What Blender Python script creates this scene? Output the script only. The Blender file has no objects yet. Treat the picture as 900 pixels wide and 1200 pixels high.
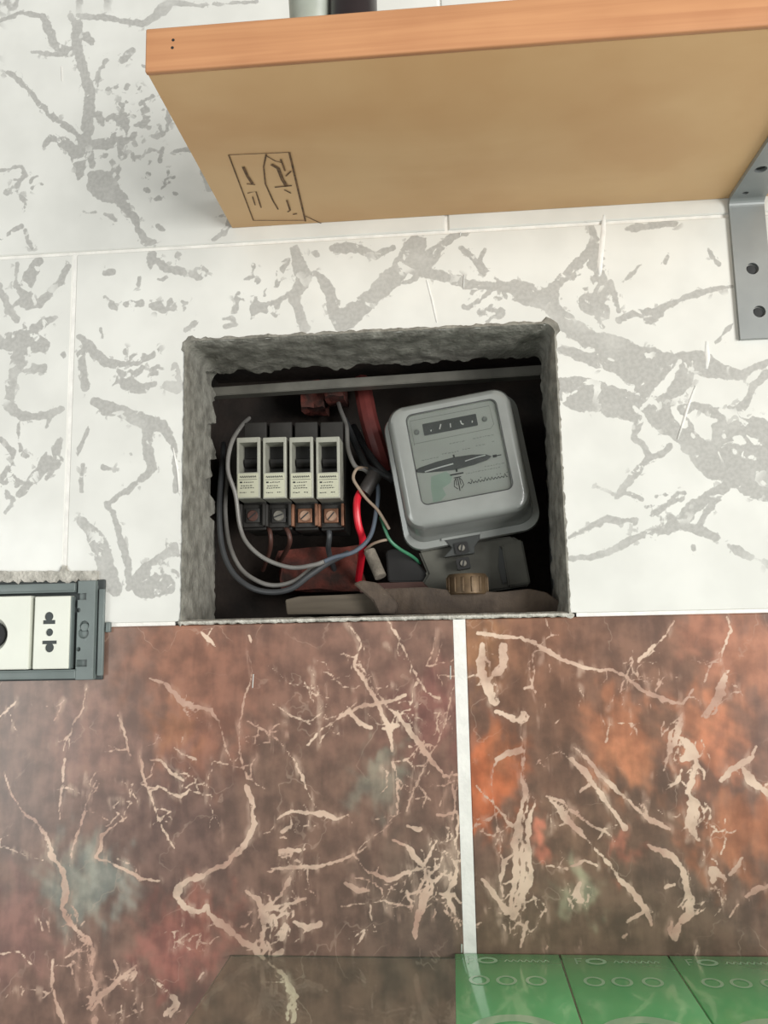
import bpy, bmesh, math, random
import numpy as np
from mathutils import Vector, Matrix, noise

random.seed(7)
S = bpy.context.scene
COL = S.collection

# ------------------------------------------------------------------ camera
FPX, DIST = 950.0, 0.50                      # focal length in pixels of the 900x1200 frame, distance to the wall
pit, yaw, rol = (math.radians(a) for a in (7.975, 4.455, 1.213))
M = np.array(Matrix.Rotation(yaw, 3, 'Z') @ Matrix.Rotation(pit, 3, 'X') @ Matrix.Rotation(rol, 3, 'Y'))
CAM = np.array([0, -DIST, 1.4])
cd = bpy.data.cameras.new('camera'); cam = bpy.data.objects.new('camera', cd); COL.objects.link(cam)
cd.sensor_fit = 'VERTICAL'; cd.sensor_height = 36; cd.lens = FPX / 1200 * 36; cd.clip_start = 0.01
mw = Matrix.Identity(4)
for i in range(3):
    mw[i][0], mw[i][1], mw[i][2], mw[i][3] = M[i][0], M[i][2], -M[i][1], CAM[i]
cam.matrix_world = mw
S.camera = cam

# ------------------------------------------------------------------ light
W = bpy.data.worlds.new('room_light'); S.world = W; W.use_nodes = True
W.node_tree.nodes['Background'].inputs[0].default_value = (1.0, 1.0, 0.975, 1)
W.node_tree.nodes['Background'].inputs[1].default_value = 0.29

def area(name, loc, target, sx, sy, energy, col, shape='RECTANGLE'):
    l = bpy.data.lights.new(name, 'AREA'); l.shape = shape; l.size = sx; l.size_y = sy; l.energy = energy; l.color = col
    o = bpy.data.objects.new(name, l); COL.objects.link(o); o.location = loc
    o.rotation_euler = (Vector(target) - Vector(loc)).to_track_quat('-Z', 'Y').to_euler()
    return o
area('doorway_right_offscreen', (1.85, -2.15, 1.30), (0.2, 0, 1.36), 0.9, 1.9, 68, (1, 0.99, 0.96))
def mirrored(px, py, t):                     # the place whose reflection in the glossy tiles is seen at a pixel
    d = M @ np.array([(px - 450) / FPX, 1, -(py - 600) / FPX]); w = CAM + d * (DIST / d[1])
    return tuple(w + np.array([d[0], -d[1], d[2]]) * t), tuple(w)
_l, _w = mirrored(-35, 810, 2.1); area('window_left_offscreen', _l, _w, 0.62, 1.15, 9.5, (0.97, 1.0, 0.97))

S.view_settings.view_transform = 'Standard'; S.view_settings.look = 'None'
S.view_settings.gamma = 1; S.view_settings.use_curve_mapping = False
S.view_settings.exposure = 0.35

# ------------------------------------------------------------------ helpers
def ray(x, y): return M @ np.array([(x - 450) / FPX, 1, -(y - 600) / FPX])
def P(x, y, Y=0.0):                          # the point of the plane y = Y seen at a pixel
    d = ray(x, y); return Vector(CAM + d * ((Y + DIST) / d[1]))
def Pz(x, y, z):                             # the point of the plane z = z seen at a pixel
    d = ray(x, y); return Vector(CAM + d * ((z - CAM[2]) / d[2]))

def srgb(r, g, b):
    f = lambda c: (c / 255 / 12.92) if c <= 10 else ((c / 255 + 0.055) / 1.055) ** 2.4
    return (f(r), f(g), f(b), 1)

def link(name, me, parent=None, mat=None, smooth=False):
    o = bpy.data.objects.new(name, me); COL.objects.link(o)
    if mat: me.materials.append(mat)
    if smooth:
        for p in me.polygons: p.use_smooth = True
    if parent: o.parent = parent
    return o
def tag(o, label, cat, group=None):
    o['label'] = label; o['category'] = cat
    if group: o['group'] = group
    return o
def thing(name, loc, label, cat, group=None, ry=0):
    o = bpy.data.objects.new(name, None); COL.objects.link(o); o.empty_display_size = 0.02
    o.location = loc; o.rotation_euler = (0, ry, 0)
    return tag(o, label, cat, group)
def mesh(name, v, f):
    me = bpy.data.meshes.new(name); me.from_pydata([tuple(p) for p in v], [], f); me.update(); return me
def frombm(name, bm):
    bmesh.ops.recalc_face_normals(bm, faces=bm.faces)
    me = bpy.data.meshes.new(name); bm.to_mesh(me); bm.free(); return me
def box(name, lo, hi, mat, parent=None, bev=0.0, seg=2, jit=0.0, cuts=0):
    bm = bmesh.new(); bmesh.ops.create_cube(bm, size=1)
    for v in bm.verts:
        for i in range(3): v.co[i] = lo[i] + (v.co[i] + 0.5) * (hi[i] - lo[i])
    if cuts: bmesh.ops.subdivide_edges(bm, edges=bm.edges[:], cuts=cuts, use_grid_fill=True)
    if bev: bmesh.ops.bevel(bm, geom=bm.edges[:] if not cuts else [e for e in bm.edges if e.calc_face_angle(0) > 1], offset=bev, segments=seg, affect='EDGES', profile=0.5)
    if jit:
        for v in bm.verts: v.co += noise.noise_vector(v.co * 90) * jit
    return link(name, frombm(name, bm), parent, mat, bool(bev))
def prism(name, pts, y0, y1, mat, parent=None, bev=0.0):     # outline in x,z extruded along y
    bm = bmesh.new(); vs = [bm.verts.new((p[0], y0, p[1])) for p in pts]; f = bm.faces.new(vs)
    r = bmesh.ops.extrude_face_region(bm, geom=[f])
    for e in r['geom']:
        if isinstance(e, bmesh.types.BMVert): e.co.y = y1
    if bev: bmesh.ops.bevel(bm, geom=bm.edges[:], offset=bev, segments=2, affect='EDGES')
    return link(name, frombm(name, bm), parent, mat)
def rrect(w, h, r, n=6, cx=0, cz=0):
    out = []
    for k, (sx, sz) in enumerate(((1, 1), (-1, 1), (-1, -1), (1, -1))):
        for i in range(n + 1):
            a = math.pi / 2 * (k + i / n)
            out.append((cx + sx * (w / 2 - r) + r * math.cos(a), cz + sz * (h / 2 - r) + r * math.sin(a)))
    return out
def circ(r, n=24, cx=0, cz=0): return [(cx + r * math.cos(2 * math.pi * i / n), cz + r * math.sin(2 * math.pi * i / n)) for i in range(n)]
def loft(name, loops, mat, parent=None, cap0=True, cap1=True, smooth=True):   # loops of (x,y,z)
    n = len(loops[0]); v = [p for l in loops for p in l]; f = []
    for j in range(len(loops) - 1):
        for i in range(n):
            f.append((j * n + i, j * n + (i + 1) % n, (j + 1) * n + (i + 1) % n, (j + 1) * n + i))
    if cap0: f.append(tuple(range(n)))
    if cap1: f.append(tuple(range((len(loops) - 1) * n, len(loops) * n)))
    bm = bmesh.new(); me0 = mesh(name, v, f); bm.from_mesh(me0); bpy.data.meshes.remove(me0)
    me = frombm(name, bm)
    o = link(name, me, parent, mat, smooth)
    if smooth: sharp(o)
    return o
def sharp(o, ang=0.6):
    me = o.data; bm = bmesh.new(); bm.from_mesh(me)
    for e in bm.edges:
        if len(e.link_faces) == 2 and e.calc_face_angle(0) > ang: e.smooth = False
    bm.to_mesh(me); bm.free()
def lathe(name, prof, axis, c, mat, parent=None, n=24):       # prof: (radius, t) along axis 'y' or 'z'
    loops = []
    for r, t in prof:
        l = []
        for i in range(n):
            a = 2 * math.pi * i / n; u, w = r * math.cos(a), r * math.sin(a)
            l.append((c[0] + u, c[1] + t, c[2] + w) if axis == 'y' else (c[0] + u, c[1] + w, c[2] + t))
        loops.append(l)
    return loft(name, loops, mat, parent)
def spline(pts, per=8):
    p = [Vector(q) for q in pts]; p = [p[0] * 2 - p[1]] + p + [p[-1] * 2 - p[-2]]; out = []
    for i in range(1, len(p) - 2):
        for k in range(per):
            t = k / per; a, b, c, d = p[i - 1], p[i], p[i + 1], p[i + 2]
            out.append(0.5 * ((2 * b) + (c - a) * t + (2 * a - 5 * b + 4 * c - d) * t * t + (3 * b - a - 3 * c + d) * t ** 3))
    out.append(p[-2]); return out
def tube(name, pts, r, mat, parent=None, n=10, per=7):
    path = spline(pts, per); org = path[0].copy() if parent is None else Vector((0, 0, 0)); loops = []; up = Vector((0.3, -1, 0.2)).normalized()
    for i, q in enumerate(path):
        t = (path[min(i + 1, len(path) - 1)] - path[max(i - 1, 0)]).normalized()
        a = t.cross(up)
        if a.length < 1e-3: a = t.orthogonal()
        a.normalize(); b = a.cross(t).normalized(); up = b
        loops.append([tuple(q - org + (a * math.cos(2 * math.pi * k / n) + b * math.sin(2 * math.pi * k / n)) * r) for k in range(n)])
    o = loft(name, loops, mat, parent)
    o.location = org
    return o
def ribbons(name, strokes, mat, parent, to3):                 # flat printed strokes; to3 maps (u,v) to a point
    v, f = [], []
    for st in strokes:
        w = st[0]; pts = st[1]; closed = len(st) > 2
        n = len(pts); base = len(v)
        for i, p in enumerate(pts):
            a = pts[(i - 1) % n] if closed or i else p
            b = pts[(i + 1) % n] if closed or i < n - 1 else p
            dx, dy = b[0] - a[0], b[1] - a[1]; L = math.hypot(dx, dy) or 1
            ox, oy = -dy / L * w / 2, dx / L * w / 2
            v += [to3(p[0] + ox, p[1] + oy), to3(p[0] - ox, p[1] - oy)]
        for i in range(n if closed else n - 1):
            j = (i + 1) % n
            f.append((base + 2 * i, base + 2 * i + 1, base + 2 * j + 1, base + 2 * j))
    return link(name, mesh(name, v, f), parent, mat)
def carve(o, cutters):                                        # real holes cut with boolean, then made plain mesh
    for c in cutters:
        m = o.modifiers.new('cut', 'BOOLEAN'); m.operation = 'DIFFERENCE'; m.object = c; m.solver = 'EXACT'
    bpy.context.view_layer.update()
    dg = bpy.context.evaluated_depsgraph_get()
    me = bpy.data.meshes.new_from_object(o.evaluated_get(dg))
    o.modifiers.clear(); o.data = me
    for p in me.polygons: p.use_smooth = False
    for c in cutters: bpy.data.objects.remove(c)
    return o

# ------------------------------------------------------------------ materials
def mat(name, col, rough=0.5, metal=0.0, var=0.12, scale=60, bump=0.0, bscale=None, spec=0.5, coat=0.0, col2=None, detail=4):
    m = bpy.data.materials.new(name); m.use_nodes = True; nt = m.node_tree; N = nt.nodes; L = nt.links
    b = N['Principled BSDF']; b.inputs['Roughness'].default_value = rough; b.inputs['Metallic'].default_value = metal
    b.inputs['Specular IOR Level'].default_value = spec; b.inputs['Coat Weight'].default_value = coat; b.inputs['Coat Roughness'].default_value = 0.08
    tc = N.new('ShaderNodeTexCoord'); nz = N.new('ShaderNodeTexNoise'); nz.inputs['Scale'].default_value = scale; nz.inputs['Detail'].default_value = detail
    L.new(tc.outputs['Object'], nz.inputs['Vector'])
    mx = N.new('ShaderNodeMix'); mx.data_type = 'RGBA'
    c2 = col2 or tuple(c * (1 - var * 2) for c in col[:3]) + (1,)
    mx.inputs[6].default_value = c2; mx.inputs[7].default_value = col
    rp = N.new('ShaderNodeValToRGB'); rp.color_ramp.elements[0].position = 0.35; rp.color_ramp.elements[1].position = 0.62
    L.new(nz.outputs['Fac'], rp.inputs[0]); L.new(rp.outputs[0], mx.inputs[0]); L.new(mx.outputs[2], b.inputs['Base Color'])
    if bump:
        n2 = N.new('ShaderNodeTexNoise'); n2.inputs['Scale'].default_value = bscale or scale * 4; n2.inputs['Detail'].default_value = 5
        L.new(tc.outputs['Object'], n2.inputs['Vector'])
        bp = N.new('ShaderNodeBump'); bp.inputs['Strength'].default_value = bump; bp.inputs['Distance'].default_value = 0.002
        L.new(n2.outputs['Fac'], bp.inputs['Height']); L.new(bp.outputs[0], b.inputs['Normal'])
    return m
def glass(name, col, ior=1.5):
    m = bpy.data.materials.new(name); m.use_nodes = True; b = m.node_tree.nodes['Principled BSDF']
    b.inputs['Base Color'].default_value = col; b.inputs['Roughness'].default_value = 0.02; b.inputs['Transmission Weight'].default_value = 1; b.inputs['IOR'].default_value = ior
    return m

def mnode(nt, op, a, b=None, c=None):
    n = nt.nodes.new('ShaderNodeMath'); n.operation = op
    for i, x in enumerate((a, b, c)):
        if x is None: continue
        if isinstance(x, (int, float)): n.inputs[i].default_value = x
        else: nt.links.new(x, n.inputs[i])
    return n.outputs[0]
def rampn(nt, fac, p0, p1):
    n = nt.nodes.new('ShaderNodeMapRange'); n.interpolation_type = 'SMOOTHSTEP'
    n.inputs[1].default_value = p0; n.inputs[2].default_value = p1; nt.links.new(fac, n.inputs[0]); return n.outputs[0]
def noisen(nt, vec, scale, detail=4, dist=0.0):
    n = nt.nodes.new('ShaderNodeTexNoise'); n.inputs['Scale'].default_value = scale; n.inputs['Detail'].default_value = detail; n.inputs['Distortion'].default_value = dist
    nt.links.new(vec, n.inputs['Vector']); return n.outputs['Fac']
def mixn(nt, fac, a, b):
    n = nt.nodes.new('ShaderNodeMix'); n.data_type = 'RGBA'
    for i, x in ((0, fac), (6, a), (7, b)):
        if isinstance(x, (int, float, tuple)): n.inputs[i].default_value = x
        else: nt.links.new(x, n.inputs[i])
    return n.outputs[2]
def attr(nt, name, out='Fac'):
    n = nt.nodes.new('ShaderNodeAttribute'); n.attribute_name = name; return n.outputs[out]

def tile_white():
    m = bpy.data.materials.new('white_marbled_tile'); m.use_nodes = True; nt = m.node_tree; b = nt.nodes['Principled BSDF']
    tc = nt.nodes.new('ShaderNodeTexCoord').outputs['Object']
    v = attr(nt, 'vein'); off = attr(nt, 'off')
    fine = noisen(nt, tc, 170, 6); big = noisen(nt, tc, 26, 3); fl = noisen(nt, tc, 420, 3)
    vv = mnode(nt, 'MULTIPLY_ADD', mnode(nt, 'SUBTRACT', fine, 0.5), 0.42, v)
    isl = mnode(nt, 'MULTIPLY', rampn(nt, noisen(nt, tc, 95, 5, 0.5), 0.585, 0.615), rampn(nt, noisen(nt, tc, 30, 2), 0.42, 0.55))
    mask = mnode(nt, 'MULTIPLY', rampn(nt, vv, 0.445, 0.495), mnode(nt, 'SUBTRACT', 1.0, isl))
    # loose flecks close to the veins
    near = rampn(nt, v, 0.12, 0.42)
    flk = mnode(nt, 'MULTIPLY', rampn(nt, mnode(nt, 'ADD', noisen(nt, tc, 130, 4, 0.6), mnode(nt, 'MULTIPLY', near, 0.05)), 0.645, 0.68), near)
    # beyond the photograph: noise veins
    nv = mnode(nt, 'ABSOLUTE', mnode(nt, 'SUBTRACT', noisen(nt, tc, 13, 5, 0.8), 0.5))
    nm = mnode(nt, 'MULTIPLY', mnode(nt, 'SUBTRACT', 1.0, rampn(nt, nv, 0.012, 0.03)), off)
    mk = mnode(nt, 'MAXIMUM', mnode(nt, 'MAXIMUM', mask, mnode(nt, 'MULTIPLY', flk, 0.7)), nm)
    mk = mnode(nt, 'MULTIPLY', mk, rampn(nt, big, 0.05, 0.5))
    base = mixn(nt, rampn(nt, big, 0.3, 0.7), srgb(217, 217, 211), srgb(226, 226, 220))
    grey = mixn(nt, rampn(nt, fl, 0.35, 0.65), srgb(174, 173, 168), srgb(184, 183, 178))
    nt.links.new(mixn(nt, mk, base, grey), b.inputs['Base Color'])
    b.inputs['Roughness'].default_value = 0.16; b.inputs['Specular IOR Level'].default_value = 0.45
    bp = nt.nodes.new('ShaderNodeBump'); bp.inputs['Strength'].default_value = 0.06; bp.inputs['Distance'].default_value = 0.004
    nt.links.new(noisen(nt, tc, 45, 2), bp.inputs['Height']); nt.links.new(bp.outputs[0], b.inputs['Normal'])
    return m
def tile_brown():
    m = bpy.data.materials.new('brown_marble_tile'); m.use_nodes = True; nt = m.node_tree; b = nt.nodes['Principled BSDF']
    tc = nt.nodes.new('ShaderNodeTexCoord').outputs['Object']
    v = attr(nt, 'vein'); off = attr(nt, 'off'); tint = attr(nt, 'tint', 'Color')
    fine = noisen(nt, tc, 330, 5); big = noisen(nt, tc, 22, 5, 0.3); mid = noisen(nt, tc, 70, 6)
    mp = nt.nodes.new('ShaderNodeMapping'); mp.inputs['Scale'].default_value = (150, 150, 38); mp.inputs['Rotation'].default_value = (0, 0.25, 0); nt.links.new(tc, mp.inputs['Vector'])
    strk = noisen(nt, mp.outputs[0], 1, 5, 0.4)
    vv = mnode(nt, 'MULTIPLY_ADD', mnode(nt, 'SUBTRACT', fine, 0.5), 0.34, v)
    mask = mnode(nt, 'MULTIPLY', rampn(nt, vv, 0.485, 0.575), mnode(nt, 'MULTIPLY_ADD', rampn(nt, mid, 0.32, 0.55), 0.35, 0.65))
    halo = mnode(nt, 'MULTIPLY', rampn(nt, v, 0.02, 0.5), mnode(nt, 'MULTIPLY', rampn(nt, strk, 0.50, 0.68), 0.42))
    # hair-fine cracks all over
    cr = mnode(nt, 'ABSOLUTE', mnode(nt, 'SUBTRACT', noisen(nt, tc, 26, 4, 0.25), 0.5))
    crk = mnode(nt, 'MULTIPLY', mnode(nt, 'SUBTRACT', 1.0, rampn(nt, cr, 0.002, 0.009)), mnode(nt, 'MULTIPLY', rampn(nt, big, 0.48, 0.62), 0.16))
    nv = mnode(nt, 'ABSOLUTE', mnode(nt, 'SUBTRACT', noisen(nt, tc, 11, 6, 1.0), 0.5))
    nm = mnode(nt, 'MULTIPLY', mnode(nt, 'SUBTRACT', 1.0, rampn(nt, nv, 0.004, 0.014)), off)
    mk = mnode(nt, 'MAXIMUM', mnode(nt, 'MAXIMUM', mask, halo), mnode(nt, 'MAXIMUM', crk, nm))
    dark = mixn(nt, rampn(nt, mnode(nt, 'MULTIPLY_ADD', strk, 0.28, mnode(nt, 'MULTIPLY', mid, 0.72)), 0.34, 0.66), (0.70, 0.71, 0.72, 1), (1.28, 1.24, 1.20, 1))
    mul = nt.nodes.new('ShaderNodeMix'); mul.data_type = 'RGBA'; mul.blend_type = 'MULTIPLY'; mul.inputs[0].default_value = 1
    nt.links.new(tint, mul.inputs[6]); nt.links.new(dark, mul.inputs[7])
    vein = mixn(nt, rampn(nt, big, 0.35, 0.65), srgb(186, 150, 132), srgb(222, 196, 174))
    nt.links.new(mixn(nt, mk, mul.outputs[2], vein), b.inputs['Base Color'])
    b.inputs['Roughness'].default_value = 0.24
    bp = nt.nodes.new('ShaderNodeBump'); bp.inputs['Strength'].default_value = 0.05; bp.inputs['Distance'].default_value = 0.004
    nt.links.new(noisen(nt, tc, 40, 2), bp.inputs['Height']); nt.links.new(bp.outputs[0], b.inputs['Normal'])
    return m
def wood(name, c1, c2, scale=(6, 120, 120), rough=0.55):
    m = bpy.data.materials.new(name); m.use_nodes = True; nt = m.node_tree; b = nt.nodes['Principled BSDF']
    tc = nt.nodes.new('ShaderNodeTexCoord').outputs['Object']
    mp = nt.nodes.new('ShaderNodeMapping'); mp.inputs['Scale'].default_value = scale; nt.links.new(tc, mp.inputs['Vector'])
    g = noisen(nt, mp.outputs[0], 1, 5, 0.6); blot = noisen(nt, tc, 14, 3)
    f = mnode(nt, 'MULTIPLY_ADD', rampn(nt, blot, 0.35, 0.65), 0.4, mnode(nt, 'MULTIPLY', rampn(nt, g, 0.3, 0.7), 0.6))
    nt.links.new(mixn(nt, f, c1, c2), b.inputs['Base Color']); b.inputs['Roughness'].default_value = rough
    return m

MT = dict(
    white=tile_white(), brown=tile_brown(),
    grout=mat('white_grout', srgb(238, 236, 230), 0.8, var=0.06, scale=90, bump=0.3),
    plaster=mat('grey_cement_plaster', srgb(148, 146, 137), 0.92, var=0.22, scale=90, bump=0.6, bscale=360, col2=srgb(110, 108, 100)),
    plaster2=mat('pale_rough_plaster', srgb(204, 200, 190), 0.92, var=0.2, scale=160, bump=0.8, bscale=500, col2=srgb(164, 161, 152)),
    cavity=mat('shaded_cavity', srgb(74, 64, 58), 0.9, var=0.25, scale=30, bump=0.6, bscale=140, col2=srgb(52, 48, 45)),  # dark tone carries the shade inside the recess
    rail=mat('dull_galvanised_steel', srgb(120, 118, 110), 0.5, 0.3, 0.15, 50),
    meter=mat('light_grey_enamel', srgb(145, 148, 144), 0.22, var=0.05, scale=40, coat=0.5),
    meterbase=mat('dark_grey_bakelite', srgb(66, 68, 66), 0.45, var=0.12, scale=60),
    plate=mat('faded_nameplate', srgb(145, 149, 143), 0.4, var=0.04, scale=45),
    plate2=mat('greyish_green', srgb(126, 144, 132), 0.45, var=0.05, scale=70),
    ink=mat('black_ink', srgb(38, 40, 40), 0.6, var=0.1),
    inkgrey=mat('grey_ink', srgb(112, 116, 112), 0.6, var=0.1),
    inkbrown=mat('brown_stamp_ink', srgb(124, 92, 60), 0.7, var=0.3, scale=300),
    digits=mat('pale_digits', srgb(190, 192, 186), 0.5),
    disc=mat('dark_slot', srgb(62, 66, 64), 0.5),
    aluminium=mat('bright_aluminium', srgb(190, 194, 190), 0.3, 0.8),
    tcover=mat('grey_terminal_plastic', srgb(92, 91, 82), 0.5, var=0.12, scale=50),
    brass=mat('old_brass', srgb(110, 91, 68), 0.5, 0.5, 0.2, 120, col2=srgb(84, 68, 50)),
    rust=mat('rusty_brown_board', srgb(92, 79, 67), 0.8, var=0.2, scale=45, bump=0.5, bscale=200, col2=srgb(62, 52, 44)),
    chunk=mat('pale_rubble', srgb(132, 124, 112), 0.9, var=0.2, scale=90, bump=0.6),
    brick=mat('shaded_red_brick', srgb(112, 56, 46), 0.9, scale=70, bump=0.5, col2=srgb(60, 42, 37)),  # dark mottling stands in for shade at the back of the box
    mcb=mat('yellowed_grey_plastic', srgb(160, 160, 148), 0.4, var=0.06, scale=80),
    label=mat('cream_label', srgb(190, 190, 168), 0.5, var=0.04, scale=90),
    mcbdark=mat('black_bakelite', srgb(34, 33, 32), 0.45, var=0.1),
    mcbbody=mat('grimy_dark_plastic', srgb(46, 44, 41), 0.6, var=0.2, scale=80),
    copper=mat('copper_terminal', srgb(140, 100, 78), 0.4, 0.6, 0.2, 150),
    screw=mat('dull_steel', srgb(150, 146, 136), 0.4, 0.7, 0.15, 150),
    coprscrew=mat('coppery_screw', srgb(200, 164, 140), 0.35, 0.6, 0.12, 150),
    wiregrey=mat('grey_pvc', srgb(128, 126, 122), 0.45, var=0.12, scale=50),
    wiredark=mat('dark_grey_pvc', srgb(70, 72, 74), 0.45, var=0.12, scale=50),
    wireblue=mat('grey_blue_pvc', srgb(86, 96, 108), 0.45, var=0.12, scale=50),
    wirered=mat('red_pvc', srgb(214, 34, 52), 0.35, var=0.06),
    wiredull=mat('dull_red_pvc', srgb(128, 62, 58), 0.5, var=0.15),
    wiremaroon=mat('maroon_pvc', srgb(92, 62, 54), 0.5, var=0.15),
    wiregreen=mat('green_pvc', srgb(66, 132, 98), 0.4, var=0.1),
    wiretan=mat('tan_pvc', srgb(160, 142, 124), 0.45, var=0.1),
    tape=mat('dark_tape', srgb(62, 58, 56), 0.5, var=0.15),
    sockgrey=mat('slate_grey_plastic', srgb(112, 122, 120), 0.4, var=0.06, scale=60),
    sockdark=mat('dark_slate_plastic', srgb(62, 68, 68), 0.5, var=0.1),
    sockwhite=mat('white_plastic', srgb(222, 224, 212), 0.3, var=0.03, scale=40),
    hole=mat('dark_hole_fill', srgb(44, 46, 46), 0.7),  # near-black; shade of the bracket holes put into the screw colour
    steel=mat('grey_painted_steel', srgb(150, 154, 153), 0.38, 0.35, 0.06, 30),
    board=wood('plywood_underside', srgb(212, 168, 118), srgb(226, 188, 138), (5, 14, 14)),
    pine=wood('pine_edge', srgb(188, 130, 89), srgb(214, 156, 110), (5, 150, 220)),
    lath=wood('grey_wood', srgb(80, 72, 61), srgb(110, 100, 86), (12, 120, 160), 0.8),
    green=mat('green_print', srgb(108, 214, 138), 0.25, var=0.06, scale=20, coat=1.0),
    pale=mat('pale_print', srgb(170, 222, 180), 0.3, var=0.04, coat=1.0),
    jar=mat('black_plastic', srgb(40, 30, 30), 0.3, var=0.1),
    cup=mat('frosted_grey_plastic', srgb(170, 176, 164), 0.4, var=0.08),
    glass=glass('counter_glass', (0.76, 0.88, 0.80, 1), 1.22), pane=glass('clear_pane', (0.97, 0.98, 0.97, 1), 1.3),
)

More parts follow.
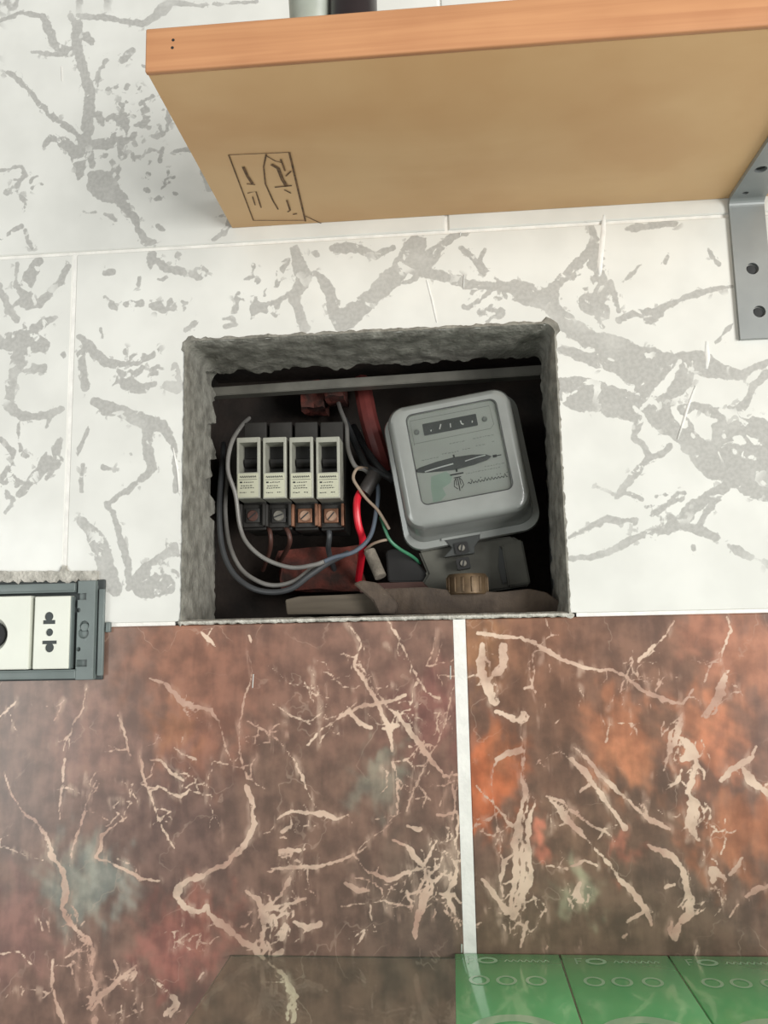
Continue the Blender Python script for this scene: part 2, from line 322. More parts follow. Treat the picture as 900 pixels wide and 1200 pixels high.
# ------------------------------------------------------------------ vein tracing (photo pixels -> wall metres)
WV = """0,25,4 25,15,5 50,18,7 58,38,10 63,52,10 75,58,10 88,58,10;82,18,6 92,30,12 90,45,13 93,65,10 100,88,9 106,108,10 104,130,13 102,150,14
92,18,6 120,20,6 150,26,6 168,28,8 190,12,14 200,3,10 230,6,3 300,2,3;100,42,12 108,50,8;38,61,3 60,64,6 85,62,8
0,82,3 15,88,5 30,102,5 45,120,6 60,135,9 70,143,8 85,152,7 95,165,9 97,178,10;53,170,6 60,160,8 75,168,12 90,180,16 95,195,12 93,208,6
104,150,12 102,165,10 108,195,6;110,170,12 125,168,14 148,165,8;140,165,10 143,183,8;128,140,8 145,138,12 148,155,6;115,135,10 120,145,8
108,205,10 118,215,26 128,225,22 142,232,14 150,250,12 158,255,8 162,270,7 172,283,12 180,284,4;165,120,6 170,128,10;155,148,4 170,145,6;182,158,8 184,160,6
145,70,10 155,58,8;125,70,4 115,85,5 115,100,3;190,180,3 188,188,6;205,178,3 222,174,4;237,200,4 240,212,2 245,222,6;168,165,5 172,160,3;190,220,3 198,214,2;170,222,4 174,224,2
0,200,3 25,195,3 30,205,4 18,220,4 28,235,5 32,237,2;0,280,2 25,265,5;30,270,4 33,285,4 38,291,3;98,248,2 112,249,3;122,250,3 135,258,5;185,265,4 192,270,6
272,255,8 262,275,6 250,280,3;45,306,10 38,320,14 28,340,16 32,355,14 45,356,13 58,345,10 70,330,9 80,312,6;20,310,4 18,335,4;0,335,6 10,360,8 20,375,6
5,400,20 30,400,30 50,405,18;40,385,10 65,372,5;20,420,18 15,440,16 12,460,14 10,475,12 25,488,9 45,488,8 72,480,6;30,430,14 50,432,8;55,500,3 58,490,2
0,515,4 15,530,7 12,545,5 0,565,4;22,495,2 22,520,2;72,515,4 60,535,14 40,560,12 22,580,6;70,540,8 55,560,5;8,365,5 25,350,3;74,415,5 75,417,4
178,303,12 180,306,8 185,305,8 195,315,9 215,318,8 235,325,6;178,300,12 177,315,4;122,320,5 132,318,7;163,325,2 162,335,4;123,348,4 130,355,5 136,362,4;148,356,7 165,355,8
178,358,8 192,360,12 202,360,8 200,352,4;278,345,5 275,365,6;262,374,4 272,372,4 276,380,4 264,383,4;218,387,5 230,378,5;118,385,2 120,395,2
93,395,6 102,405,12 112,415,14 125,425,12 140,427,8 160,425,6 175,420,5 185,410,4;95,415,10 98,440,8 100,455,8;140,430,8 150,450,14 165,455,14 180,450,8;148,432,4 160,440,4 168,430,4
110,470,8 125,478,14 150,485,12 170,495,14 190,500,12 200,515,10 205,528,5;205,430,8 208,455,12 195,452,8
172,500,13 173,525,11 178,550,9 165,562,6 150,575,6 125,590,5 132,600,6 138,620,5 145,645,6 150,660,7 150,680,6;95,610,10 108,625,14 120,645,18 125,670,20 135,690,14
205,640,8 185,655,10 165,670,10 150,690,5;170,685,30 195,685,20;105,500,2 95,520,4 90,535,2;97,545,3 95,575,3;205,535,4 205,575,6;120,547,3 138,550,3;153,531,3 154,533,3
345,292,10 350,310,14 357,325,16 350,340,12 345,350,12 352,370,12 358,385,12;350,340,8 335,348,6 320,360,8 300,360,14 295,372,5;325,335,4 330,315,8 338,305,6
370,320,6 380,330,10 388,350,12 395,370,18 402,378,22 420,362,22 440,345,22 460,325,24 475,308,26 485,290,20 490,282,14;485,315,16 500,305,18 515,290,12 530,277,8 545,275,6
495,318,14 520,325,12 545,332,12 570,335,9 600,335,10 620,345,20 640,350,26;540,290,4 555,303,6 565,315,10 580,330,8;560,310,3 568,293,3;390,290,8 420,292,10 440,300,8 460,290,6;370,297,8 372,298,6
460,333,4 480,330,5 490,322,4;550,360,2 560,350,3;565,365,10 585,368,10;575,340,3 560,355,2;298,310,3 296,325,4;252,255,1 262,252,1
600,340,24 625,345,22 640,350,20 650,335,12 670,315,10 690,295,8 697,280,8 693,265,5;697,290,12 697,310,14 703,330,18 700,345,26 690,355,22 705,365,18 707,380,6;715,330,5 722,350,5 725,365,4
725,375,6 745,367,10 770,365,8 790,355,5 815,345,5 845,337,5 858,335,3;760,375,8 775,368,4;640,355,14 660,375,20 685,395,24 710,405,26 740,415,28 770,425,26 785,425,18
660,410,10 690,420,14 720,428,18 740,440,18 755,455,14;660,455,24 680,462,44 700,465,44 720,470,38 740,478,26 755,480,16;745,420,26 770,435,40 765,455,26 758,470,10
795,425,22 820,425,24 845,435,14 870,440,8 885,430,6 900,424,6;800,440,26 785,455,28 775,470,26 770,485,24 780,495,24 795,500,26 810,520,24 835,540,34 860,545,40 885,555,50 905,560,50
800,480,12 815,475,8 840,485,12 860,483,14 875,470,10 885,450,9 900,438,9;840,490,14 850,510,30 870,510,44 900,520,44
748,495,8 743,512,7 755,525,7 760,535,6 750,548,8 740,560,8 730,572,8 723,582,5;760,537,4 775,532,6 785,522,4;723,580,3 712,576,2 700,571,2;735,578,3 753,585,3
855,558,8 848,572,10 830,582,12 810,595,13 800,610,14 785,617,12 770,622,10 750,628,8 735,635,7 715,645,6 695,652,6 668,655,4;840,585,6 825,605,6 818,617,5
800,615,8 820,622,8 840,630,7;855,640,5 865,645,8 880,652,6;895,658,5 900,662,6;668,630,3 690,618,4 710,609,7 725,610,5;725,611,6 745,609,5;745,612,3 742,620,2
795,585,2 780,593,5 768,601,7 775,610,3;770,582,2 788,575,2;785,607,10 788,608,8;730,330,2 740,322,3 752,310,2;830,293,3 842,310,5;782,300,2 780,308,3;838,402,2 858,380,2;735,268,7 790,262,8;812,640,3 813,645,2"""
WS = """755,475,4 775,455,12 797,424,6;657,432,12 706,440,14 741,455,8;690,410,8 694,411,8;712,420,4 720,423,5;668,462,6 675,458,4;735,468,3 752,485,6;787,477,6 797,490,10 803,500,8
815,485,6 817,487,5;828,493,8 838,494,8;811,508,5 813,512,5;865,515,12 870,518,9;860,528,6 862,530,6;880,535,6 884,538,5;893,565,6 896,568,5;848,505,6 850,512,4;700,330,4 695,338,4;665,335,5 675,325,4;676,322,4 682,316,4;718,355,6 712,348,5;686,352,4 690,356,3"""
BV = """175,795,3 195,802,5 205,812,8 215,825,7 230,828,6 248,831,7 258,845,2 265,875,1.5;292,745,5 295,755,3;290,760,2 295,790,3 285,825,4 280,850,3 283,890,3 290,912,3 312,925,2
265,878,3 273,893,3 280,885,2;290,922,6 296,945,10 298,965,6 288,985,5 268,1010,5 240,1025,4 215,1035,5 205,1050,5 215,1063,5 235,1068,5 243,1060,4 246,1070,5 262,1085,6 280,1100,6 300,1115,6
138,838,3 145,862,5 153,885,4;163,883,3 168,910,4 175,930,4 182,950,3 195,978,4 204,994,3;175,928,4 185,921,4 200,930,4 212,935,4 222,925,3 248,933,2;175,890,3 190,893,4 200,905,4 215,915,3;205,877,3 230,890,3;183,860,3 190,870,2
148,958,3 130,970,3 120,978,4 118,995,5 113,1005,5 125,1008,3 145,1018,4 165,1030,5 187,1032,2;137,1007,1.5 160,1017,2
5,905,2 12,930,3 25,950,3 45,967,3 53,980,4 58,1000,5 70,1015,4 75,1025,5 78,1045,6 72,1065,9 82,1082,6 90,1090,8 105,1100,9 110,1115,8 107,1140,8 113,1155,10 107,1180,12
113,915,3 100,945,3 95,965,4 85,995,3 82,1015,2;5,992,2 30,1003,3 50,1008,3;102,805,2 95,835,3 85,850,2 80,880,2;75,820,2 63,845,2;76,890,4 72,925,2 70,960,1.5
107,1183,10 120,1165,6 140,1148,7 160,1140,3;115,1170,4 160,1130,3;55,1080,4 58,1092,6;45,1075,2 50,1090,3;62,1125,4 60,1155,5 68,1180,7 75,1200,4;0,1118,3 22,1115,3 37,1130,2;27,1162,4 25,1172,2
195,1190,12 207,1175,6 200,1165,3 175,1145,2;140,1197,3 165,1185,3;110,1195,8 112,1205,8;230,1150,3 238,1140,3;235,740,2 245,750,5 252,757,3;20,820,2 0,840,2
407,730,3 423,755,4 415,778,4 430,805,4 445,830,5 455,855,6 460,880,5;422,775,2 435,805,3 455,830,5 475,850,6 490,870,6 505,890,7 520,910,6;455,728,3 465,745,4 475,765,4 488,790,4 500,812,4 515,818,3;485,805,4 490,795,3
513,740,2 505,765,2 500,780,3 510,778,3;360,873,3 375,857,4 395,843,6 408,833,6 430,826,4 455,822,4 475,815,4;408,833,4 420,845,5 435,853,5;315,780,1.5 335,798,3 360,805,2 385,818,2;357,800,2 372,835,2;320,825,1 365,850,2
290,845,2 310,855,3 330,872,3 345,892,3 355,910,5 360,925,3 370,945,2;535,770,2 533,800,2 525,835,3 515,865,3 500,895,2 485,925,2 477,950,2;453,855,10 465,850,8;480,875,4 505,872,3;460,893,4 480,888,3 490,875,3
460,893,3 467,920,3 465,955,3;475,905,2 490,920,3 505,938,3;530,905,3 525,920,2 515,945,3;520,910,5 538,908,4;325,960,3 340,952,4 365,953,4 380,953,8 395,960,4 408,955,3 412,965,2
330,975,6 340,970,4;328,998,6 345,997,6 357,995,7;318,1018,3 340,1016,4 365,1017,5 395,1010,4 415,1000,4 430,992,2;415,1003,3 430,1020,4 450,1028,5 460,1030,8 475,1023,6 495,1018,5
405,1035,5 418,1042,6 432,1044,3;415,1028,2 440,1036,4;290,1045,5 308,1062,6 310,1080,10 308,1110,8;340,1030,6 330,1050,8 310,1065,8 330,1060,4 358,1052,3;318,1072,12 322,1085,12;335,1085,7 330,1100,5
345,1080,5 360,1088,6 375,1083,6;300,1115,6 315,1130,8 335,1145,10 345,1170,10 340,1200,8;322,1120,8 330,1115,6;460,985,3 475,990,5 487,1005,8 495,1015,7 505,1000,5 512,985,4
500,1020,9 505,1040,8 495,1060,11 490,1075,8 488,1100,5;535,1010,6 532,1030,8 525,1045,7 530,1060,5 540,1085,4;478,968,4 492,972,6;512,955,4 535,952,4 538,965,4 533,990,4 540,1000,3;440,960,2 460,957,3
400,1062,1.5 450,1055,2 480,1062,3;530,920,3 533,940,3 530,960,4
560,742,5 600,746,6 635,759,8 660,773,6 685,782,5 715,785,5 730,790,5 755,810,4 785,822,4 800,825,2;565,755,14 562,775,18 565,795,20 575,815,14 580,825,5;590,755,6 590,780,10 580,790,6;585,835,12 600,842,14 612,843,10 613,835,6
612,835,3 613,870,2 613,905,3 616,920,6 622,935,16 614,970,18 612,1000,18 614,1030,20 605,1060,12 600,1075,6;610,880,8 595,882,6 582,890,8 578,900,3 578,935,2 582,970,3 588,985,2 585,1000,2
558,920,2 580,945,3 600,968,4;565,1030,4 580,1050,5 595,1068,6;600,1002,3 590,1010,6 587,1030,5 590,1050,3;670,890,7 690,910,7 705,930,8 718,950,7 732,970,6;673,876,3 690,893,5 710,915,6 730,932,5 755,955,5 785,972,4
645,938,4 660,955,8 680,975,8 693,990,5 710,1010,6 725,1030,6 745,1050,6 758,1065,6 763,1085,4;640,933,3 660,940,6 670,950,5 690,965,4 715,978,3;748,775,4 765,757,4 780,745,4 790,728,3
852,722,3 857,740,4 848,760,3 845,775,3;853,785,3 845,805,5 835,825,10 825,840,10 830,835,4;800,835,2 790,860,12 785,880,6;800,865,10 810,880,14 800,890,6;812,875,8 815,890,8 810,915,10 805,930,10 815,940,16 810,965,14 820,985,8
845,915,5 855,905,6 870,895,6 882,887,4 886,875,3;870,900,5 880,915,8 900,930,7;760,990,4 785,1003,6 800,1018,8 803,1035,6 810,1050,8 808,1070,10 795,1085,8 790,1100,5 785,1095,4 788,1080,4
780,1040,5 790,1037,4;850,1030,5 835,1020,8 835,1035,8;855,1025,5 865,1015,5 870,1005,3;875,1050,5 890,1040,8 900,1038,6;855,1075,3 865,1060,3;850,960,2 845,1000,2;735,1095,4 730,1098,4;735,1080,4 760,1065,3
618,1080,4 610,1110,3;670,1015,4 685,1008,4 700,1015,3;640,1015,2 665,1018,3;640,725,3 645,745,2 655,745,3;625,765,2 625,805,2 615,807,4;690,920,5 680,928,3;800,825,4 812,808,4;835,775,2 825,800,2;714,845,2 710,870,2;720,815,2 712,830,2
680,1035,6 675,1045,8 682,1055,8;640,1100,3 640,1112,2;680,1105,3 678,1112,2;815,1120,3 818,1108,3"""
BLOBS = [  # px, py, radius, sRGB
    (120, 880, 330, (108, 90, 80)), (390, 860, 180, (110, 82, 70)), (205, 770, 40, (134, 88, 66)), (260, 790, 44, (126, 82, 64)), (235, 865, 34, (142, 90, 68)), (210, 850, 20, (140, 92, 60)),
    (110, 870, 34, (130, 98, 86)), (200, 950, 75, (100, 78, 72)), (95, 1035, 26, (132, 136, 124)), (125, 1030, 18, (134, 138, 128)), (440, 920, 18, (120, 114, 100)), (447, 895, 10, (128, 122, 106)), (330, 920, 60, (104, 82, 68)),
    (205, 1105, 26, (132, 82, 72)), (235, 1080, 22, (134, 84, 70)), (200, 1125, 18, (128, 80, 70)), (15, 1090, 32, (120, 86, 78)), (500, 1060, 60, (96, 84, 73)),
    (330, 790, 70, (116, 82, 68)), (510, 830, 30, (114, 72, 66)), (420, 760, 60, (118, 88, 76)), (560, 760, 26, (140, 98, 66)), (640, 880, 50, (98, 74, 60)), (650, 800, 60, (108, 74, 54)), (640, 740, 40, (118, 80, 60)), (570, 905, 26, (180, 94, 48)), (590, 880, 14, (150, 90, 56)), (562, 945, 18, (168, 88, 48)),
    (730, 865, 26, (166, 102, 68)), (735, 895, 20, (182, 116, 78)), (720, 840, 20, (150, 96, 66)), (690, 760, 40, (112, 84, 70)), (790, 790, 30, (112, 82, 66)), (770, 850, 16, (104, 78, 62)), (825, 845, 24, (172, 108, 74)), (835, 870, 20, (180, 110, 76)), (880, 780, 34, (156, 100, 72)), (835, 750, 24, (146, 96, 74)), (885, 860, 30, (112, 80, 66)), (860, 830, 14, (104, 76, 62)),
    (850, 985, 26, (160, 100, 68)), (890, 965, 18, (150, 92, 62)), (628, 985, 9, (190, 112, 86)), (730, 1000, 10, (168, 100, 78)), (680, 1000, 50, (112, 86, 68)), (680, 1045, 14, (150, 152, 124)), (690, 1075, 60, (98, 82, 68)), (790, 1060, 60, (94, 78, 66)), (600, 1090, 40, (102, 84, 70)), (740, 940, 40, (96, 74, 60)),
]
PXM = 0.000552
def jag(pts, rnd, amp, wj, step=3.0):         # break a traced line into short uneven lengths, as real veins run
    out = [pts[0]]; wv = 0.0; cur = 0.0
    for (x0, y0, w0), (x1, y1, w1) in zip(pts[:-1], pts[1:]):
        L = math.hypot(x1 - x0, y1 - y0); n = max(1, int(L / step)); nx, ny = -(y1 - y0) / (L + 1e-6), (x1 - x0) / (L + 1e-6)
        for k in range(1, n + 1):
            t = k / n; cur = cur * 0.75 + rnd.gauss(0, amp); f = min(1, 4 * min(t, 1 - t) + .25)
            wv = wv * .8 + rnd.gauss(0, wj) * .6; w = (w0 + (w1 - w0) * t) * min(1.7, max(.3, 1 + wv)); out.append((x0 + (x1 - x0) * t + nx * cur * f, y0 + (y1 - y0) * t + ny * cur * f, w))
    return out
CLUSTERS = {'brown': ((315, 1075, 30, 26, 22, 3.0), (500, 1035, 34, 30, 24, 2.8), (525, 990, 22, 14, 18, 2.4), (805, 885, 24, 16, 22, 3.2), (815, 955, 18, 14, 18, 3.0), (570, 790, 20, 12, 18, 3.2), (480, 880, 40, 14, 26, 2.2), (340, 1030, 26, 12, 16, 2.6),
                      (130, 1160, 40, 12, 22, 2.4), (90, 1080, 22, 8, 18, 2.6), (830, 1030, 28, 12, 18, 2.8), (680, 1050, 20, 9, 14, 2.6), (645, 800, 40, 12, 16, 1.8), (720, 820, 50, 10, 18, 1.8), (420, 800, 60, 12, 26, 1.8), (230, 900, 70, 10, 26, 1.9), (770, 820, 40, 8, 16, 2.0), (600, 1060, 24, 9, 22, 2.6), (335, 970, 30, 10, 14, 2.4)),
            'white': ((165, 120, 42, 30, 9, 5.0), (150, 180, 30, 14, 8, 4.0), (185, 190, 40, 12, 7, 3.5), (25, 400, 26, 12, 12, 5), (155, 440, 24, 14, 12, 3.5), (300, 350, 30, 10, 9, 4), (20, 225, 20, 7, 10, 4), (20, 560, 24, 8, 14, 4), (200, 660, 18, 8, 12, 4), (690, 320, 22, 10, 8, 4), (570, 350, 22, 8, 8, 4), (780, 600, 24, 7, 10, 3), (220, 330, 30, 8, 8, 3.5))}
def strokes(txt, kind=''):
    seg = []; rnd = random.Random(11); lines = []
    for ln in txt.replace('\n', ';').split(';'):
        pts = [tuple(map(float, q.split(','))) for q in ln.split()]
        if kind == 'white':
            lines.append(jag(pts, rnd, .35, .12, 4.0))
        elif kind == 'brown':
            wm = max(p[2] for p in pts)
            if wm >= 9:                       # broad veins are bundles of strands with gaps between
                for k in range(6):
                    o = rnd.uniform(-.42, .42); f = rnd.uniform(.14, .34); n0 = rnd.randint(0, max(0, len(pts) - 3)) if k > 1 else 0; n1 = len(pts) if k < 4 else max(n0 + 2, len(pts) - 1)
                    lines.append(jag([(x + o * w, y + o * w * .3, w * f + 1 if w > 6 else w * .8) for x, y, w in pts[n0:n1]], rnd, .9, .35))
            else: lines.append(jag([(x, y, max(2.4, w * .95)) for x, y, w in pts], rnd, .6, .26))
            tot = sum(math.hypot(a[0] - b[0], a[1] - b[1]) for a, b in zip(pts[:-1], pts[1:]))
            for k in range(int(tot / 20)):     # hair-thin spurs
                a = rnd.choice(lines[-1]); an = rnd.uniform(0, 6.28); l = rnd.uniform(10, 36); b = (a[0] + l * .5 * math.cos(an), a[1] + l * .5 * math.sin(an), 2.0); an += rnd.gauss(0, .5)
                lines.append(jag([(a[0], a[1], 2.4), b, (b[0] + l * .5 * math.cos(an), b[1] + l * .5 * math.sin(an), 1.2)], rnd, .7, .3))
        else: lines.append(pts)
    for cx, cy, rad, n, ln_, wd in CLUSTERS.get(kind, ()):      # knots of small splinters
        for k in range(n):
            a = rnd.uniform(0, 6.28); q = rad * math.sqrt(rnd.random()); x, y = cx + q * math.cos(a), cy + q * math.sin(a) * 1.2; b = rnd.gauss(1.3, .8) if kind == 'brown' else rnd.uniform(0, 6.28); l = ln_ * rnd.uniform(.4, 1.4); w = wd * rnd.uniform(.5, 1.3)
            lines.append(jag([(x, y, w), (x + l * math.cos(b) * .5, y + l * math.sin(b) * .5, w), (x + l * math.cos(b + .4), y + l * math.sin(b + .4), w * .4)], rnd, .6, .25))
    for pts in lines:
        w = [(P(x, y).x, P(x, y).z, q * PXM / 2) for x, y, q in pts]
        seg += [(w[i] + w[i + 1]) for i in range(len(w) - 1)]
    return seg
def sdf(X, Z, segs, lim):
    d = np.full(X.shape, lim)
    lo, hi = X.min(), X.max(); zl, zh = Z.min(), Z.max()
    G = 0.008; cell = {}                      # bin the points so that each segment only visits its neighbourhood
    kx = ((X - lo) / G).astype(int); kz = ((Z - zl) / G).astype(int); key = kx * 4096 + kz; order = np.argsort(key, kind='stable'); ks = key[order]
    u, st = np.unique(ks, return_index=True); en = np.append(st[1:], len(ks))
    cell = {int(a): order[b:c] for a, b, c in zip(u, st, en)}
    for ax, az, ar, bx, bz, br in segs:
        m = .008 + max(ar, br)
        if max(ax, bx) < lo - m or min(ax, bx) > hi + m or max(az, bz) < zl - m or min(az, bz) > zh + m: continue
        ids = [cell[i * 4096 + k] for i in range(int((min(ax, bx) - m - lo) // G), int((max(ax, bx) + m - lo) // G) + 1) for k in range(int((min(az, bz) - m - zl) // G), int((max(az, bz) + m - zl) // G) + 1) if i >= 0 and k >= 0 and i * 4096 + k in cell]
        if not ids: continue
        q = np.concatenate(ids); x = X[q]; z = Z[q]
        dx, dz = bx - ax, bz - az; L2 = dx * dx + dz * dz + 1e-12
        t = np.clip(((x - ax) * dx + (z - az) * dz) / L2, 0, 1)
        d[q] = np.minimum(d[q], np.hypot(x - ax - t * dx, z - az - t * dz) - (ar + (br - ar) * t))
    return d
SW, SS, SB = strokes(WV, 'white'), strokes(WS, 'white'), strokes(BV, 'brown')

# ------------------------------------------------------------------ the wall
HX0, HX1, HZ0, HZ1 = -0.1672, 0.0712, 1.4055, 1.5868      # the recess opening
GF = 0.0015                                                 # joint depth
ZU, ZM, ZB = 1.6535, 1.4040, 1.1540                         # joints: upper, dado, bottom of the brown row
wb_v, wb_f = [], []
def addbox(lo, hi):
    b = len(wb_v)
    for i in range(8): wb_v.append((hi[0] if i & 1 else lo[0], hi[1] if i & 2 else lo[1], hi[2] if i & 4 else lo[2]))
    for q in ((0, 1, 3, 2), (4, 6, 7, 5), (0, 4, 5, 1), (2, 3, 7, 6), (0, 2, 6, 4), (1, 5, 7, 3)): wb_f.append(tuple(b + k for k in q))
WX0, WX1, WZ0, WZ1, WT = -1.4, 1.4, 0.55, 2.45, 0.072
e5 = .005
addbox((WX0, GF, WZ0), (HX0 - e5, WT, WZ1)); addbox((HX1 + e5, GF, WZ0), (WX1, WT, WZ1))
addbox((HX0 - e5, GF, WZ0), (HX1 + e5, WT, HZ0 - e5)); addbox((HX0 - e5, GF, HZ1 + e5), (HX1 + e5, WT, WZ1))
wall = link('wall_back', mesh('wall_back', wb_v, wb_f), None, MT['grout']); wall['kind'] = 'structure'
wall['label'] = 'tiled wall, white marbled tiles over a brown marble dado'

FR = [P(0, 0), P(900, 0), P(0, 1200), P(900, 1200)]
FX0, FX1, FZ0, FZ1 = -0.30, 0.21, 1.165, 1.83
def seq(a, b, step, brk=(), fine=None):
    brk = tuple(brk) + tuple(fine or ())
    xs = [a] + sorted(q for q in brk if a + 1e-5 < q < b - 1e-5) + [b]; out = []
    for i in range(len(xs) - 1):
        n = max(1, round((xs[i + 1] - xs[i]) / (step if fine is None or (xs[i] > fine[0] - 1e-5 and xs[i + 1] < fine[1] + 1e-5) else max(step, .006)))); out += list(np.linspace(xs[i], xs[i + 1], n + 1)[:-1])
    return np.array(out + [b])
def tile(x0, x1, z0, z1, kind, step, hole=False):
    e = 0.0007
    xs = seq(x0, x1, step, (x0 + e, x1 - e, HX0, HX1) if hole else (x0 + e, x1 - e), (-.315, .225)); zs = seq(z0, z1, step, (z0 + e, z1 - e, HZ0, HZ1) if hole else (z0 + e, z1 - e), (1.150, 1.855))
    nx, nz = len(xs), len(zs); X, Z = np.meshgrid(xs, zs)
    Y = np.zeros_like(X); Y[0, :] = Y[-1, :] = 0.0007; Y[:, 0] = Y[:, -1] = 0.0007
    co = np.stack([X, Y, Z], -1).reshape(-1, 3)
    idx = np.arange(nx * nz).reshape(nz, nx)
    q = np.stack([idx[:-1, :-1], idx[:-1, 1:], idx[1:, 1:], idx[1:, :-1]], -1)
    if hole:
        cx, cz = (xs[:-1] + xs[1:]) / 2, (zs[:-1] + zs[1:]) / 2
        keep = ~((cx[None, :] > HX0) & (cx[None, :] < HX1) & (cz[:, None] > HZ0 - .01) & (cz[:, None] < HZ1))
        q = q[keep]
    faces = q.reshape(-1, 4).tolist()
    # skirt back to the bed
    ring = list(idx[0, :]) + list(idx[1:, -1]) + list(idx[-1, -2::-1]) + list(idx[-2:0:-1, 0])
    base = len(co); sk = co[ring].copy(); sk[:, 1] = GF; co = np.vstack([co, sk]); n = len(ring)
    for i in range(n):
        if hole and abs(co[ring[i], 2] - z0) < 1e-6 and HX0 - 1e-5 < co[ring[i], 0] < HX1 - 1e-5: continue
        faces.append((int(ring[i]), base + i, base + (i + 1) % n, int(ring[(i + 1) % n])))
    ctr = np.array([(x0 + x1) / 2, 0, (z0 + z1) / 2])
    me = bpy.data.meshes.new('tile'); me.from_pydata((co - ctr).tolist(), [], faces); me.update()
    for p in me.polygons: p.use_smooth = False
    A = co[:, 0]; Bz = co[:, 2]
    off = np.clip(np.maximum(np.maximum(FX0 - A, A - FX1), np.maximum(FZ0 - Bz, Bz - FZ1)) / 0.012, 0, 1)
    if kind == 'white':
        d = sdf(A, Bz, SW, 0.03) / PXM; s = sdf(A, Bz, SS, 0.03) / PXM
        d = np.maximum(d, -s); v = np.clip(0.5 - d / 24, 0, 1)
    else:
        d = sdf(A, Bz, SB, 0.03) / PXM; v = np.clip(0.5 - (d + .2) / 12, 0, 1)
        Aw = A + .0045 * np.sin(A * 190 + 3 * np.sin(Bz * 70)) + .003 * np.sin(Bz * 330 + 2 * np.sin(A * 260)) + .0015 * np.sin(Bz * 900 + A * 500)
        Zw = Bz + .0060 * np.sin(A * 240 + 2 * np.sin(Bz * 130)) + .004 * np.sin(A * 520 + 2 * np.sin(Bz * 210)) + .0015 * np.sin(A * 1300 + 1)
        wsum = np.full(A.shape, 0.35); col = np.zeros((len(A), 3)) + np.array(srgb(106, 80, 68)[:3]) * 0.35
        for bx, by, br, bc in BLOBS:
            p = P(bx, by); r = br * PXM; w = np.exp(-((Aw - p.x) ** 2 + (Zw - p.z) ** 2) / (2 * (r * .75) ** 2)) * (60 / (br + 20)) ** 1.2 * 1.6
            if bx < 548: w = w * (A < 0.005)
            else: w = w * (A > 0.005)
            wsum += w; col += w[:, None] * np.array(srgb(*bc)[:3])
        col *= (1.36 / wsum)[:, None]
        col = col * .88 + col.mean(1, keepdims=True) * .12
        a = me.attributes.new('tint', 'FLOAT_COLOR', 'POINT'); a.data.foreach_set('color', np.hstack([col, np.ones((len(A), 1))]).astype(np.float32).ravel())
    a = me.attributes.new('vein', 'FLOAT', 'POINT'); a.data.foreach_set('value', v.astype(np.float32))
    a = me.attributes.new('off', 'FLOAT', 'POINT'); a.data.foreach_set('value', off.astype(np.float32))
    o = link('tile', me, wall, MT[kind]); o.location = ctr
    return o
g = 0.0012
tile(-0.494, 0.006 - g, ZU + g, ZU + .25 - g, 'white', 0.0012)
tile(0.006 + g, 0.506, ZU + g, ZU + .25 - g, 'white', 0.0012)
tile(-0.744, -0.2445 - g, ZM + g, ZU - g, 'white', 0.0012)
tile(-0.2445 + g, 0.256 - g, ZM + g, ZU - g, 'white', 0.0011, hole=True)
tile(-0.494, 0.0018, ZB + g, ZM - g, 'brown', 0.0009)
tile(0.0092, 0.506, ZB + g, ZM - g, 'brown', 0.0009)
for r, z0, kind in ((0, ZU, 'white'), (1, ZM, 'white'), (2, ZU + .25, 'white'), (3, ZB, 'brown'), (4, ZB - .25, 'brown'), (5, ZB - .5, 'brown'), (6, ZU + .5, 'white')):
    x0 = {0: 0.006, 1: -0.2445, 2: -0.2445, 3: 0.0055, 4: -0.2445, 5: 0.0055, 6: 0.006}[r]
    gg = 0.0037 if kind == 'brown' else g
    for k in range(-3, 3):
        a, b = x0 + k * .5, x0 + k * .5 + .5
        if r in (0, 3) and k in (-1, 0): continue
        if r == 1 and k in (-1, 0): continue
        if a < WX0 - .02 or b > WX1 + .02: continue
        z1 = min(z0 + .25, WZ1)
        tile(a + gg, b - gg, max(z0, WZ0) + g, z1 - g, kind, 0.02)

# white runs and drips of grout left on the tiles
def drip(pts, w, hgt=0.0005):
    w *= 1.5
    v, f = [], []
    pw = [P(x, y) for x, y in pts]; n = len(pw)
    for i, p in enumerate(pw):
        a, b = pw[max(i - 1, 0)], pw[min(i + 1, n - 1)]; d = Vector((b.x - a.x, 0, b.z - a.z)).normalized(); s = Vector((-d.z, 0, d.x))
        k = w * (0.45 if i in (0, n - 1) else 1)
        v += [p + s * k + Vector((0, .0002, 0)), p + s * k * .5 + Vector((0, -hgt, 0)), p - s * k * .5 + Vector((0, -hgt, 0)), p - s * k + Vector((0, .0002, 0))]
    for i in range(n - 1):
        for j in range(3): f.append((4 * i + j, 4 * i + j + 1, 4 * i + j + 5, 4 * i + j + 4))
    f += [(0, 1, 2, 3), (4 * n - 4, 4 * n - 3, 4 * n - 2, 4 * n - 1)]
    link('grout_drip', mesh('grout_drip', v, f), wall, MT['grout'], True)
for pts, w in ((((708, 252), (707, 270), (705, 290), (703, 312), (703, 322)), .0013), (((828, 400), (829, 418), (828, 432)), .0014), (((500, 328), (506, 350), (512, 378)), .0006),
               (((815, 452), (805, 480), (794, 515)), .0007), (((544, 322), (543, 337)), .0005), (((72, 78), (73, 95)), .0006), (((203, 525), (208, 550), (210, 578)), .0006), (((540, 272), (539, 276)), .0006),
               (((297, 790), (296, 806)), .0005), (((528, 780), (528, 796)), .0005), (((541, 1106), (541, 1116)), .0008)):
    drip(pts, w)
# grout bed of the wide joint between the brown tiles, almost flush
box('grout_joint', (0.0018, 0.0004, ZB), (0.0092, GF, ZM - g), MT['grout'], wall)
box('grout_joint', (-0.2457, 0.0005, ZM + g), (-0.2433, GF, ZU - g), MT['grout'], wall)

